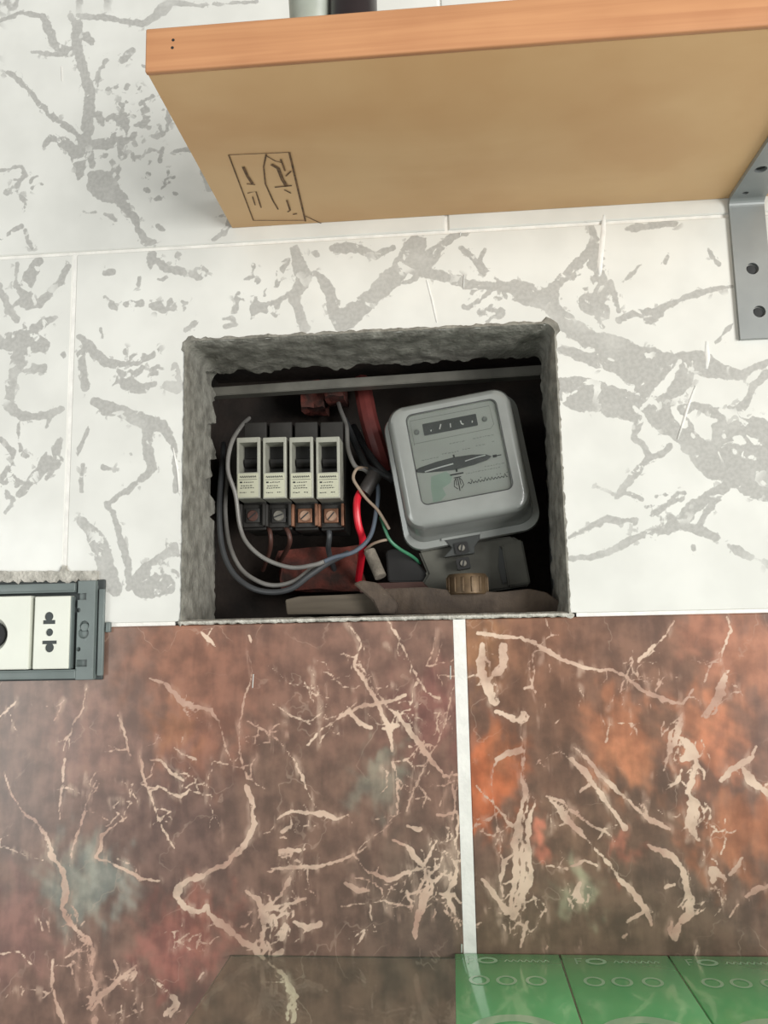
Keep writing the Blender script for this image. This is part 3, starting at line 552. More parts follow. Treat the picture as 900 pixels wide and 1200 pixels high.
# rough cement reveal round the recess
def nz(x, y, z): return noise.noise(Vector((x, y, z)))
per = []
cr = 0.007
def ln(a, b, nrm):
    n = int((Vector(b) - Vector(a)).length / 0.0016)
    for i in range(n): per.append((Vector(a).lerp(Vector(b), i / n), Vector(nrm)))
def arc(c, a0, a1):
    for i in range(7):
        a = a0 + (a1 - a0) * i / 7; per.append((Vector((c[0] + cr * math.cos(a), 0, c[1] + cr * math.sin(a))), Vector((math.cos(a), 0, math.sin(a)))))
def corner(c, a0, a1):
    for i in range(1, 5):
        a = a0 + (a1 - a0) * i / 5; per.append((Vector(c), Vector((math.cos(a), 0, math.sin(a)))))
corner((HX0, 0, HZ0), math.pi, math.pi * 1.5)
ln((HX0, 0, HZ0), (HX1, 0, HZ0), (0, 0, -1))
corner((HX1, 0, HZ0), -math.pi / 2, 0)
ln((HX1, 0, HZ0), (HX1, 0, HZ1 - cr), (1, 0, 0)); arc((HX1 - cr, HZ1 - cr), 0, math.pi / 2)
ln((HX1 - cr, 0, HZ1), (HX0 + cr, 0, HZ1), (0, 0, 1)); arc((HX0 + cr, HZ1 - cr), math.pi / 2, math.pi)
ln((HX0, 0, HZ1 - cr), (HX0, 0, HZ0), (-1, 0, 0))
loops = []; K = 22
for j in range(K):
    L = []
    for i, (p, nn) in enumerate(per):
        lip = 0.0016 + 0.0012 * nz(p.x * 140, 3, p.z * 140) + 0.0009 * nz(p.x * 420, 5, p.z * 420)
        if nn.z > .5: lip += 0.0012
        if nn.z < -.5: lip = 0.0024 + 0.0010 * nz(p.x * 300, 1, 0) + 0.0006 * nz(p.x * 900, 1, 4)
        if nn.x < -.5: lip *= 0.55
        lip = max(lip, .0003) + (cr * 0.42 if abs(nn.x * nn.z) > .1 and nn.z > 0 else 0) + (.002 if abs(nn.x * nn.z) > .1 and nn.z < 0 else 0)
        dep = 0.060 + 0.010 * nz(p.x * 60, 9, p.z * 60) + 0.006 * nz(p.x * 190, 2, p.z * 190)
        if nn.x < -.5: dep = 0.068 + 0.004 * nz(p.x, 4, p.z * 240) - (0.040 * max(0, nz(0, 7, p.z * 75) + .25) + .014 * max(0, nz(0, 3, p.z * 260)) if p.z > 1.478 else 0)
        if nn.z < -.5: dep = 0.055
        if j == 0: o, y = lip, 0.0002
        elif j == 1: o, y = lip * .7, -0.0009 - .0006 * nz(p.x * 300, 8, p.z * 300)
        elif j == 2: o, y = lip * .15, -0.0012
        elif j < K - 2:
            t = (j - 2) / (K - 5); y = t * dep
            am = 0.45 if nn.x < -.5 else 1.0
            o = -0.0010 + am * (0.0011 * nz(p.x * 110, y * 110, p.z * 110) + 0.0006 * nz(p.x * 420, y * 420, p.z * 420))
            if nn.x > .5: o += -0.0026 * max(0, nz(p.x * 20, 6, p.z * 75)) * (1.0 - t * .3)
            if nn.z > .5: o += -0.0022 * max(0, nz(p.x * 55, y * 40, 8))
            o = min(o, 0.0008) if nn.z >= -.5 else min(max(o, -.0008), 0.0006)
        elif j == K - 2: o, y = 0.004, dep + .003
        else: o, y = 0.004, 0.0715
        L.append(p + nn * o + Vector((0, y, 0)))
    loops.append([tuple(q) for q in L])
rv = loft('plaster_reveal', loops, MT['plaster'], wall, False, False, smooth=True)
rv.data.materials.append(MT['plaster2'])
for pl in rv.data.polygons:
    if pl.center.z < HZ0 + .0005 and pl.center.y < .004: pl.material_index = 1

# ------------------------------------------------------------------ the box behind the opening
mb = thing('meter_box', (HX0, 0.072, HZ0 - .006), 'dark steel box sunk in the wall recess behind the plaster reveal', 'meter box')
BX0, BX1, BZ0, BZ1, BY0, BY1 = -0.020, 0.258, 0.0, 0.205, 0.0005, 0.075
box('back_panel', (BX0, BY1, BZ0 - .004), (BX1, BY1 + .004, BZ1 + .004), MT['cavity'], mb)
box('side_panel', (BX0 - .003, BY0, BZ0), (BX0, BY1, BZ1), MT['cavity'], mb); box('side_panel', (BX1, BY0, BZ0), (BX1 + .003, BY1, BZ1), MT['cavity'], mb)
box('top_panel', (BX0, BY0, BZ1), (BX1, BY1, BZ1 + .003), MT['cavity'], mb); box('bottom_panel', (BX0, BY0, BZ0 - .003), (BX1, BY1, BZ0), MT['cavity'], mb)
a, b = P(258, 464, .074), P(640, 436, .074); o0 = Vector(mb.location)
prism('rim_rail', [(a.x - o0.x - .01, a.z - o0.z), (b.x - o0.x + .006, b.z - o0.z - .002), (b.x - o0.x + .006, b.z - o0.z + .0055), (a.x - o0.x - .01, a.z - o0.z + .0065)], 0.001, 0.012, MT['rail'], mb, 0.0006)
a = P(636, 450, .074)
box('side_rail', (a.x - o0.x, .001, .006), (a.x - o0.x + .006, .012, a.z - o0.z), MT['meterbase'], mb, .0006)

# brick rubble showing at the back of the box
def lump(name, c, s, m, label, cat, seed, group=None):
    bm = bmesh.new(); bmesh.ops.create_cube(bm, size=1); bmesh.ops.subdivide_edges(bm, edges=bm.edges[:], cuts=3, use_grid_fill=True)
    for v in bm.verts:
        v.co += noise.noise_vector(v.co * 2.2 + Vector((seed, 0, 0))) * .16; v.co = Vector((v.co.x * s[0], v.co.y * s[1], v.co.z * s[2]))
    o = link(name, frombm(name, bm), None, m); o.location = c; return tag(o, label, cat, group)
lump('brick_fragment', P(394, 462, .105), (.014, .03, .012), MT['brick'], 'small red brick fragment under the steel rail, next to the thick red cable', 'brick', 1)
lump('brick_fragment', P(369, 468, .118), (.018, .03, .020), MT['brick'], 'red brick fragment under the steel rail, beyond another one from the red cable', 'brick', 4)
lump('brick_fragment', P(378, 668, .115), (.060, .035, .032), MT['brick'], 'wide red brick rubble low in the box under the breakers', 'brick', 9)

# ------------------------------------------------------------------ circuit breakers
def breaker(cx, label, term, scr):
    Y = 0.052; p = P(cx, 584, Y)
    t = thing('circuit_breaker', p, label, 'breaker', 'row of four circuit breakers')
    w = 0.0084
    box('body', (-w, .021, -.020), (w, .058, .060), MT['mcbbody'], t, .0008)
    nf = box('nose_frame', (-w, 0.0006, 0), (w, .021, .0440), MT['mcb'], t, .0006)
    c = box('c', (-w + .0019, -.01, .0185), (w - .0019, .0165, .0402), MT['mcbdark']); c.location = p
    carve(nf, [c])
    box('toggle_well', (-w + .0018, .0155, .0183), (w - .0018, .0170, .0405), MT['mcbdark'], t)
    tg = prism('toggle', [(0, 0), (.003, .001), (.0050, .0035), (.0050, .006), (0, .0075)], -.0055, .0055, MT['mcbdark'], t, .0004)
    tg.rotation_euler = (0, 0, -math.pi / 2); tg.location = (0, .0150, .024)
    lb = box('label_plate', (-w + .0010, 0, .0008), (w - .0010, .0008, .0178), MT['label'], t)
    s = []; rnd = random.Random(cx)
    x = -.0058
    while x < .005:                          # the maker's name: too worn to read
        s.append((.0006, [(x, .0150), (x + .0005, .0160), (x + .0011, .0147)])); x += .0015
    s.append((.0003, [(-.0066, .0134), (.0066, .0134)]))
    s.append((.0011, [(-.0058, .0115), (-.0040, .0115)]))
    for zz, l in ((.0114, (-.003, .004)), (.0090, (-.0050, .0030)), (.0074, (-.0055, .0045)), (.0042, (-.0058, -.001)), (.0042, (.002, .0048))):
        x = l[0]
        while x < l[1]:
            d = rnd.uniform(.0006, .0016); s.append((.0006, [(x, zz), (min(x + d, l[1]), zz + rnd.uniform(-.0002, .0002))])); x += d + .0005
    ribbons('label_print', s, MT['ink'], lb, lambda u, v: (u, -.0001, v))
    tb = box('terminal_block', (-w + .001, .0160, -.0185), (w - .001, .0215, -.0020), MT['mcbbody'], t, .0006)
    box('terminal_clamp', (-.0052, .0140, -.0155), (.0052, .0170, -.0050), MT[term], t, .0006)
    for sx in (-1, 1): box('terminal_rib', (sx * w - .0010, .0115, -.0180), (sx * w + .0010, .0200, -.0020), MT[term], t, .0004)
    sc = lathe('screw', [(.0001, 0), (.0034, 0), (.0040, .0006), (.0040, .003)], 'y', (0, .0128, -.0105), MT[scr], t, 20)
    sl = box('screw_slot', (-.0034, -.0002, -.00045), (.0034, .0004, .00045), MT['ink'], sc); sl.location = (0, .0128, -.0105); sl.rotation_euler = (0, rnd.uniform(-1.2, -.3), 0)
    return t
breaker(290.5, 'cream-labelled circuit breaker at the row end beside the looping grey wire, dull screw', 'mcbbody', 'wiremaroon')
breaker(321.5, 'circuit breaker with a dull steel screw, second from the looping grey wire', 'mcbbody', 'screw')
breaker(353.0, 'circuit breaker with a coppery terminal, between a dull-screwed breaker and the end one', 'copper', 'coprscrew')
breaker(384.5, 'circuit breaker with a coppery terminal at the row end nearest the meter', 'copper', 'coprscrew')
a = P(268, 545, .112)
dr = box('mounting_rail', (0, 0, -.017), (.082, .0055, .018), MT['rail'], None, .0005); dr.location = (a.x, .1105, a.z)
tag(dr, 'steel mounting rail behind the row of circuit breakers', 'rail')

# ------------------------------------------------------------------ electricity meter
MY = 0.030
me_ = thing('electricity_meter', P(537, 536, MY), 'tilted light grey electricity meter with a black disc slot and number register', 'meter', None, math.radians(-9))
def lp(w, h, r, y, cx=0, cz=0): return [(x, y, z) for x, z in rrect(w, h, r, 7, cx, cz)]
cover = loft('cover', [lp(.0600, .0610, .004, .0022, .0012, .0038), lp(.0612, .0622, .0046, .0002, .0012, .0038), lp(.0625, .0635, .0052, 0, .0012, .0038),
                       lp(.075, .076, .008, -.0004), lp(.0800, .0810, .0095, .0010), lp(.0835, .0845, .011, .0045), lp(.0848, .0856, .0115, .0090)], MT['meter'], me_, False, False)
loft('cover_skirt', [lp(.0846, .0854, .0115, .0090), lp(.0875, .0900, .012, .026, .0012, -.0020), lp(.0885, .0915, .012, .0305, .0014, -.0026), lp(.0950, .0985, .013, .0315, .0016, -.0036),
                     lp(.0965, .1000, .013, .0345, .0016, -.0036), lp(.0955, .0990, .013, .0440, .0016, -.0036)], MT['meter'], me_, False, True)
base = loft('base', [lp(.0900, .0930, .012, .0440), lp(.0910, .094, .012, .068), lp(.088, .09, .012, .0745)], MT['meterbase'], me_)
npl = prism('nameplate', rrect(.0604, .0614, .004, 6, .0012, .0038), .0021, .0032, MT['plate'], me_)
fl = lambda y: (lambda u, v: (u, y, v))
ribbons('window_gasket', [(.0007, rrect(.0612, .0622, .0045, 6, .0012, .0038), 1)], MT['meterbase'], me_, fl(.00005))
reg = prism('register', rrect(.0365, .0080, .0006, 3, -.0011, .0232), .0012, .0022, MT['disc'], me_)
ribbons('digit_marks', [(.0007, [(-.0145, .0212), (-.0140, .0222)]), (.0008, [(-.0085, .0215), (-.0070, .0248)]), (.0007, [(-.0010, .0212), (-.0008, .0240)]), (.0009, [(.0062, .0246), (.0066, .0224), (.0078, .0216)]), (.0007, [(.0136, .0216), (.0140, .0230)])],
        MT['digits'], reg, fl(.0011))
ribbons('register_frame', [(.0004, [(-.027, .0140), (-.027, .0310), (.027, .0310), (.0275, .0180), (.025, .0155), (-.027, .0150)])], MT['inkgrey'], npl, fl(.0020))
for x in (-.0240, .0222):
    lathe('rivet', [(.0001, 0), (.0014, .0001), (.0019, .0008), (.0019, .0016)], 'y', (x, .0006, .0226), MT['inkgrey'], me_, 14)
s = []; rn = random.Random(5)
for zz, x0, x1 in ((.0105, -.004, .006), (.0110, .012, .026), (.0030, -.024, -.013), (.0045, -.010, .000), (.0050, .004, .008), (.0058, .013, .019), (.0064, .024, .026), (-.0115, .003, .026), (-.0092, .016, .028)):
    x = x0
    while x < x1:
        d = rn.uniform(.0007, .002); s.append((.0005, [(x, zz), (x + d, zz + rn.uniform(-.0003, .0003))])); x += d + .0007
ribbons('small_print', s, MT['inkgrey'], npl, fl(.0019))
lens = [(-.0285, 0), (-.024, .0018), (-.012, .0036), (0, .0044), (.012, .0038), (.021, .0022), (.0245, .0002), (.021, -.0016), (.012, -.0032), (0, -.0040), (-.012, -.0030), (-.022, -.0020)]
dsc = prism('disc_slot', [(x - .0027, z - .0035) for x, z in lens], .0010, .0022, MT['disc'], me_)
ribbons('disc_rim', [(.0009, [(-.0235, -.0052), (-.018, -.0046), (-.012, -.0040), (-.004, -.0034)]), (.0007, [(.004, -.0032), (.012, -.0022), (.018, -.0018)])], MT['aluminium'], dsc, fl(.0008))
for _st in ([(.0012, [(-.0027, .0005), (-.0027, .0026)]), (.0012, [(-.0027, -.0070), (-.0027, -.0092)]), (.0018, [(.0225, -.0036), (.0252, -.0036)]), (.0007, [(.0250, -.0036), (.0282, -.0036)]), (.0012, [(-.0300, -.0036), (-.0282, -.0036)])]): ribbons('slot_pointer', [_st], MT['ink'], dsc, fl(.0009))
prism('green_patch', [(-.020, -.009), (-.010, -.0075), (-.006, -.011), (-.008, -.0155), (-.014, -.018), (-.0125, -.023), (-.017, -.0262), (-.022, -.0262), (-.0215, -.016)], .0018, .0022, MT['plate2'], npl)  # greenish area on the lower left of the nameplate
# emblem and line of script
s = [(.0010, [(-.0075, -.0105), (.0015, -.0105)])]
for sx in (-1, 1):
    s += [(.0005, [(-.003 + sx * .0005, -.0125), (-.003 + sx * .0025, -.0150), (-.003 + sx * .0032, -.0185), (-.003 + sx * .0012, -.0205)]), (.0005, [(-.003 + sx * .0012, -.0135), (-.003 + sx * .0014, -.0180)])]
s += [(.0006, [(-.003, -.0125), (-.003, -.0220)]), (.0006, [(-.0055, -.0128), (-.0005, -.0128)])]
x = .003
while x < .029:
    h = rn.choice((.0006, .0014, .0020, .0008)); s.append((.0006, [(x, -.0182), (x + .0008, -.0182 + h), (x + .0016, -.0186), (x + .0024, -.0184)])); x += .0022
    if rn.random() < .4: s.append((.0006, [(x, -.0158), (x + .0005, -.0158)]))
ribbons('emblem_print', s, MT['ink'], npl, fl(.0017))
prism('window_pane', rrect(.0604, .0614, .004, 6, .0012, .0038), .00035, .00075, MT['pane'], me_)
# terminal cover, seal lug, screws
_mr = Matrix.Rotation(math.radians(9), 3, 'Y')
def ml(x, y, dy):                            # pixel -> the meter's own x,z at its own depth dy
    v = _mr @ (P(x, y, MY + dy) - Vector(me_.location)); return (v.x, v.z)
def mpoly(pts, dy): return [ml(x, y, dy) for x, y in pts]
prism('terminal_cover', mpoly([(490, 646), (540, 636), (600, 628), (610, 634), (622, 686), (560, 696), (505, 694), (494, 684), (501, 672)], .040), .040, .070, MT['tcover'], me_, .0015)
prism('side_cap', mpoly([(588, 638), (612, 632), (622, 684), (596, 688)], .036), .036, .041, MT['tcover'], me_, .0012)
prism('cap_slot_shade', mpoly([(585, 640), (590, 646), (594, 682), (589, 684), (584, 664)], .0385), .0385, .041, MT['meterbase'], me_)  # dark sliver stands in for the shaded slot beside the cap
prism('cover_lug', mpoly([(518, 630), (563, 622), (562, 632), (556, 640), (556, 648), (532, 651), (520, 653), (530, 642)], .030), .030, .041, MT['meterbase'], me_, .0004)
prism('lug_rim', mpoly([(517, 631), (563, 623), (563, 626), (517, 634)], .0295), .0290, .032, MT['meter'], me_, .0003)
for px_, py_ in ((541, 642), (543, 660)):
    cx_, zc = ml(px_, py_, .028)
    prism('screw_socket', rrect(.0092, .0078, .001, 3, cx_, zc), .0285, .041, MT['mcbdark'], me_)
    sc = lathe('seal_screw', [(.0001, 0), (.0021, .0001), (.0025, .0007), (.0025, .003)], 'y', (cx_, .0272, zc), MT['screw'], me_, 16)
    sl = box('screw_slot', (-.0022, -.0003, -.0005), (.0022, .0003, .0005), MT['ink'], sc); sl.location = (cx_, .0272, zc); sl.rotation_euler = (0, -1.2, 0)
p = P(548, 697, .040)
bk = thing('brass_cap', p, 'old brass screw cap standing under the meter on the brown board', 'brass cap')
lathe('knurled_body', [(.0001, 0), (.0125, 0), (.0132, .0008), (.0132, .0120), (.0122, .0135), (.0001, .0135)], 'z', (0, 0, 0), MT['brass'], bk, 28)
for k in range(14):
    q = math.pi * 2 * k / 14; r = box('knurl', (-.0008, -.0006, .0015), (.0008, .0006, .0115), MT['brass'], bk, .0003); r.location = (.0133 * math.cos(q), .0133 * math.sin(q), 0); r.rotation_euler = (0, 0, q + math.pi / 2)

# ------------------------------------------------------------------ rubbish on the floor of the recess
def pp(pts, Y, org): return [(P(x, y, Y).x - org.x, P(x, y, Y).z - org.z) for x, y in pts]
o = P(392, 720, .030); l = prism('wood_lath', pp([(334, 703), (350, 699), (400, 697), (447, 694), (449, 719), (336, 720)], .030, o), 0, .022, MT['lath'], None, .0006); l.location = (o.x, .030, o.z)
tag(l, 'greyish wooden lath lying in the recess below the wire loops', 'wood')
o = P(550, 720, .034); l = prism('base_board', pp([(446, 690), (500, 688), (530, 692), (585, 694), (620, 690), (640, 694), (657, 706), (662, 719), (446, 720)], .034, o), 0, .034, MT['rust'], None, .0006); l.location = (o.x, .034, o.z)
tag(l, 'broad rusty brown board along the recess floor below the meter', 'board')
o = P(440, 718, .016); l = prism('broken_board', pp([(414, 684), (424, 680), (442, 683), (458, 698), (466, 707), (464, 719), (444, 719), (437, 704)], .016, o), 0, .016, MT['rust'], None, .0008); l.location = (o.x, .016, o.z)
tag(l, 'broken angular brown board piece leaning between lath and meter board', 'board')
o = P(450, 688, .062); l = prism('lead_strip', pp([(420, 683), (495, 681), (505, 690), (420, 694)], .062, o), 0, .012, MT['wiremaroon'], None, .0005); l.location = (o.x, .070, o.z)
tag(l, 'thin dark strip lying behind the broken brown board', 'strip')
# pale cut tube end beside the wires
p0, p1 = P(433, 646, .060), P(446, 676, .054)
tb = tube('conduit_stub', [p0, p0.lerp(p1, .5), p1], .0042, MT['chunk'], None, 14, 3); tag(tb, 'pale short conduit stub standing beside the red wire', 'conduit')
# solid black piece standing in for the shade of a hole under the meter
o = P(478, 660, .075); l = prism('dark_hole_block', pp([(452, 646), (462, 643), (480, 650), (500, 672), (497, 682), (455, 682)], .075, o), 0, .028, MT['mcbdark'], None, .001); l.location = (o.x, .075, o.z)
tag(l, 'black block filling a dark hole beside the grey terminal cover of the meter', 'dark filler')

# ------------------------------------------------------------------ wires
def wire(name, pts, r, m, label, cat='wire', group=None):
    return tag(tube(name, [P(x, y, Y) for x, y, Y in pts], r, MT[m], None, 10, 6), label, cat, group)
wire('wire', [(292, 490, .095), (283, 499, .070), (271, 520, .049), (267, 550, .044), (276, 580, .046), (281, 616, .050), (290, 637, .048), (311, 655, .045), (341, 665, .042), (368, 662, .040), (380, 658, .040)], .0015, 'wiregrey', 'grey wire curving down across the end breaker and under the row')
wire('wire', [(380, 658, .040), (392, 653, .042), (416, 646, .045), (434, 628, .050), (441, 598, .056), (443, 572, .064), (436, 560, .072)], .0015, 'wireblue', 'grey-blue wire rising from the loop ends towards the taped joint')
wire('wire', [(262, 520, .108), (260, 548, .080), (257, 595, .066), (260, 640, .060), (272, 670, .054), (293, 688, .050), (317, 694, .048), (341, 690, .048), (362, 675, .050), (386, 659, .056), (408, 648, .066)], .0020, 'wiredark', 'thick dark grey wire making the outermost, lowest loop in the box')
wire('wire', [(268, 525, .112), (266, 560, .085), (264, 600, .072), (269, 638, .066), (282, 666, .060), (302, 681, .056), (322, 686, .054), (345, 681, .054), (366, 666, .060), (390, 655, .070)], .0016, 'wiregrey', 'grey wire looping just inside the outermost dark grey loop')
wire('wire', [(313, 612, .078), (317, 628, .072), (316, 645, .080), (308, 668, .105)], .0017, 'wiremaroon', 'short maroon wire dropping straight from a dull breaker terminal')
wire('wire', [(330, 612, .078), (338, 624, .070), (339, 638, .074), (328, 658, .100)], .0017, 'wiremaroon', 'short maroon wire curling away from the dull steel screw')
wire('wire', [(384, 612, .080), (386, 628, .074), (385, 645, .082), (392, 668, .100)], .0020, 'wiredark', 'dark wire dropping from the coppery terminal nearest the meter')
wire('wire', [(396, 470, .112), (399, 480, .095), (406, 500, .078), (408, 526, .070), (416, 546, .064), (426, 550, .066), (434, 556, .072)], .0016, 'wiregrey', 'thin grey wire snaking down between the breakers and the meter')
wire('wire', [(430, 549, .070), (419, 549, .060), (414, 560, .056), (421, 573, .056), (430, 585, .056), (442, 597, .054), (451, 611, .054), (456, 620, .056)], .0011, 'wiretan', 'thin pale wire hooking round the taped joint towards the green wire')
wire('wire', [(446, 606, .060), (451, 620, .058), (457, 633, .058), (468, 643, .062), (483, 652, .070), (492, 660, .078)], .0012, 'wiregreen', 'thin green wire running under the meter corner')
wire('wire', [(456, 632, .060), (446, 634, .058), (436, 638, .060), (428, 645, .066)], .0010, 'wiretan', 'thin tan wire looping over the pale conduit stub')
wire('wire', [(424, 574, .066), (419, 584, .058), (418, 597, .055), (420, 615, .056), (425, 632, .062), (424, 650, .074), (420, 680, .094)], .0026, 'wirered', 'bright red wire hanging from the taped joint')
wire('wire', [(404, 492, .112), (414, 515, .095), (426, 540, .080), (436, 560, .074)], .0026, 'wiredark', 'dark wire slanting from the top of the box to the taped joint')
wire('wire', [(414, 500, .116), (428, 525, .098), (444, 548, .088), (462, 564, .086)], .0028, 'wiredark', 'dark wire passing beside the joint to the back of the meter')
wire('wire', [(424, 545, .082), (440, 552, .076), (456, 560, .078)], .0022, 'wiredark', 'short dark wire from the taped joint to the meter edge')
wire('red_cable', [(424, 448, .125), (428, 470, .108), (433, 495, .100), (442, 525, .098), (450, 550, .106)], .0072, 'wiredull', 'thick dull red cable running down behind the meter edge', 'cable')
p0, p1 = P(426, 578, .062), P(440, 556, .066)
tb = tube('taped_joint', [p0, p0.lerp(p1, .3), p0.lerp(p1, .7), p1], .0052, MT['tape'], None, 12, 3); tag(tb, 'dark taped wire joint between the breakers and the meter', 'wire joint')

# ------------------------------------------------------------------ shelf, stamp, bracket
SX0, SX1, SZ, SD, ST = -0.1365, 0.62, 1.6645, 0.1555, 0.0225
sh = thing('wall_shelf', (SX0, 0, SZ), 'plywood wall shelf with a pine front edge and a stamped underside', 'shelf')
box('board', (0, -SD + .003, 0), (SX1 - SX0, -.0002, ST), MT['board'], sh, .0006)
box('front_edging', (-.0006, -SD, -.0002), (SX1 - SX0, -SD + .0032, ST + .0002), MT['pine'], sh, .0009)
def su(x, y): p = Pz(x, y, SZ); return (p.x - SX0, p.y)
st = []
def stp(w, *pts): st.append((w * 1.35, [su(*q) for q in pts]))
stp(.0006, (268, 181), (297, 258)); stp(.0004, (268, 181), (339, 178)); stp(.0009, (339, 178), (358, 259)); stp(.0004, (297, 258), (358, 258)); stp(.0005, (358, 253), (380, 263))
stp(.0007, (312, 180), (309, 195), (311, 215), (320, 235), (326, 245)); stp(.0005, (312, 182), (322, 188), (330, 190))
stp(.0013, (285, 195), (290, 206), (296, 215)); stp(.0008, (289, 215), (299, 216)); stp(.0007, (290, 226), (300, 224), (306, 243)); stp(.0006, (296, 230), (299, 240))
stp(.0016, (318, 192), (326, 197), (331, 210), (336, 218)); stp(.0008, (322, 219), (342, 217)); stp(.0007, (333, 222), (341, 226)); stp(.0009, (336, 234), (340, 246), (337, 248)); stp(.0008, (343, 251), (348, 250)); stp(.0008, (329, 186), (334, 200)); stp(.0008, (341, 200), (335, 206))
ribbons('stamp', st, MT['inkbrown'], sh, lambda u, v: (u, v, -.0003))
for x, y in ((203, 47), (202, 56)):
    p = P(x, y, -SD); n = lathe('nail_head', [(.0001, 0), (.0007, .0001), (.0008, .0008)], 'y', (p.x - SX0, -SD - .0003, p.z - SZ), MT['ink'], sh, 10)

BRX0, BRW = 0.1842, 0.0215
brk = thing('shelf_bracket', (BRX0, -.0002, SZ), 'grey steel angle bracket holding the shelf up against the wall', 'bracket')
prof = [(0, -.0940), (0, -.060), (0, -.030), (0, -.0075)] + [(-.007 * (1 - math.cos(a)), -.0075 + .007 * math.sin(a)) for a in (0.26, .52, .79, 1.05, 1.31)] + [(-.0075, -.0005), (-.04, -.0005), (-.08, -.0005), (-.13, -.0005)]
TH = .0026
pin = []
for i, (y, z) in enumerate(prof):
    a, b = prof[max(i - 1, 0)], prof[min(i + 1, len(prof) - 1)]; dy, dz = b[0] - a[0], b[1] - a[1]; L = math.hypot(dy, dz)
    pin.append((y - dz / L * TH, z + dy / L * TH))
loops = []
for (y0, z0), (y1, z1) in zip(prof, pin): loops.append([(0, y0, z0), (BRW, y0, z0), (BRW, y1, z1), (0, y1, z1)])
bo = loft('angle_strap', loops, MT['steel'], brk, smooth=False)
cut = []; scr = []
for x, y in ((880, 317), (888, 367)):
    p = P(x, y); c = link('c', mesh('c', [], [])); bpy.data.objects.remove(c)
    c = lathe('c', [(.0038, -.02), (.0038, .02)], 'y', (p.x, 0, p.z), MT['hole'], None, 20); cut.append(c); scr.append(p)
for x, y in ((891, 193), (873, 221)):
    p = Pz(x, y, SZ); r = .0036 if x > 880 else .0019
    cut.append(lathe('c', [(r, -.02), (r, .02)], 'z', (p.x, p.y, SZ), MT['hole'], None, 20)); scr.append((p, r))
carve(bo, cut)
for p in scr:  # screw heads in the holes, coloured near-black like the shade there
    if isinstance(p, tuple): lathe('screw', [(.0001, -.0010), (p[1] * .9, -.0008), (p[1] * .95, -.0001)], 'z', (p[0].x - BRX0, p[0].y + .0002, -.0002), MT['hole'], brk, 16)
    else: lathe('screw', [(.0001, -.0012), (.0030, -.0010), (.0034, -.0002), (.0034, .0001)], 'y', (p.x - BRX0, 0, p.z - SZ), MT['hole'], brk, 16)

# things standing on the shelf, seen over its front edge
def on_shelf(px, name, prof, m, label, cat, dy):
    q = P(px, 8, -SD + dy); o = lathe(name, prof, 'z', (0, 0, 0), MT[m], None, 28); o.location = (q.x, -SD + dy, SZ + ST + .0002); return tag(o, label, cat)
j = on_shelf(414, 'small_jar', [(.0001, 0), (.0110, 0), (.0118, .001), (.0118, .030), (.0104, .033), (.0104, .036), (.0112, .037), (.0112, .048), (.0100, .050), (.0001, .050)], 'jar', 'small black jar on the front of the wall shelf', 'jar', .016)
j = on_shelf(366, 'small_cup', [(.0001, 0), (.0095, 0), (.0108, .002), (.0128, .045), (.0133, .046), (.0120, .046), (.0100, .004), (.0001, .003)], 'cup', 'frosted grey cup beside the black jar on the shelf', 'cup', .020)

# ------------------------------------------------------------------ wall socket
sk = P(57, 740); so = thing('wall_socket', (sk.x, 0, sk.z), 'uncovered wall socket, white modules in a slate grey support frame', 'socket')
FY = -0.007
def q(x, y, Y=FY): p = P(x, y, Y); return (p.x - sk.x, p.z - sk.z)
def sbox(name, x0, y0, x1, y1, ya, yb, m, bev=.0005, par=None):
    a = q(x0, y1, ya); b = q(x1, y0, ya); return box(name, (a[0], ya, a[1]), (b[0], yb, b[1]), MT[m], par or so, bev)
XL = -70
sbox('back_box', XL - 20, 679, 123, 800, -.0018, .0006, 'sockdark', .0008)
sbox('frame_bar', XL, 683, 88, 697.5, FY + .0006, -.0015, 'sockgrey'); sbox('frame_bar', XL, 785, 88, 798, FY + .0006, -.0015, 'sockgrey')
sbox('frame_ridge', XL, 692, 87, 697.8, FY - .0006, -.003, 'sockgrey', .0003); sbox('frame_ridge', XL, 784.5, 87, 789, FY - .0006, -.003, 'sockgrey', .0003)
ep = sbox('end_plate', 87.5, 680, 112, 797, FY + .0010, -.0015, 'sockgrey', .0006)
cuts = []
for x0, y0, x1, y1 in ((88.5, 695, 100.5, 703), (88.5, 773, 101, 781.5)):
    a = q(x0, y1); b = q(x1, y0); c = box('c', (a[0], -.02, a[1]), (b[0], -.0025, b[1]), MT['hole']); c.location = so.location; cuts.append(c)
for x, y, r in ((91, 715, .0014), (91, 761, .0014), (97, 742, .0034), (98, 733, .0030)):
    a = q(x, y); c = lathe('c', [(r, -.02), (r, -.0035)], 'y', (a[0], 0, a[1]), MT['hole'], None, 18); c.location = so.location; cuts.append(c)
carve(ep, cuts)
a = q(97.5, 735); sc = lathe('frame_screw', [(.0001, -.0058), (.0022, -.0056), (.0027, -.0050), (.0027, -.0030)], 'y', (a[0], 0, a[1]), MT['sockgrey'], so, 16)
sbox('side_strip', 113, 690, 122.5, 792, -.0040, -.0015, 'sockgrey'); sbox('side_tab', 123, 729, 129, 741, -.0028, .0002, 'sockgrey', .0006)
sbox('side_groove', 111.5, 686, 113.2, 795, -.0030, -.0014, 'sockgrey', 0)
m2 = sbox('socket_module', 37.5, 698, 82.5, 784.5, FY - .0016, -.002, 'sockwhite', .0007)
sbox('module_edge', 78.5, 699, 84.5, 784, FY - .0006, -.002, 'sockgrey', .0004)
cuts = []
def hole_c(x, y, r):
    a = q(x, y, FY - .0016); c = lathe('c', [(r, -.02), (r, -.0070)], 'y', (a[0], 0, a[1]), MT['hole'], None, 20); c.location = so.location; cuts.append(c)
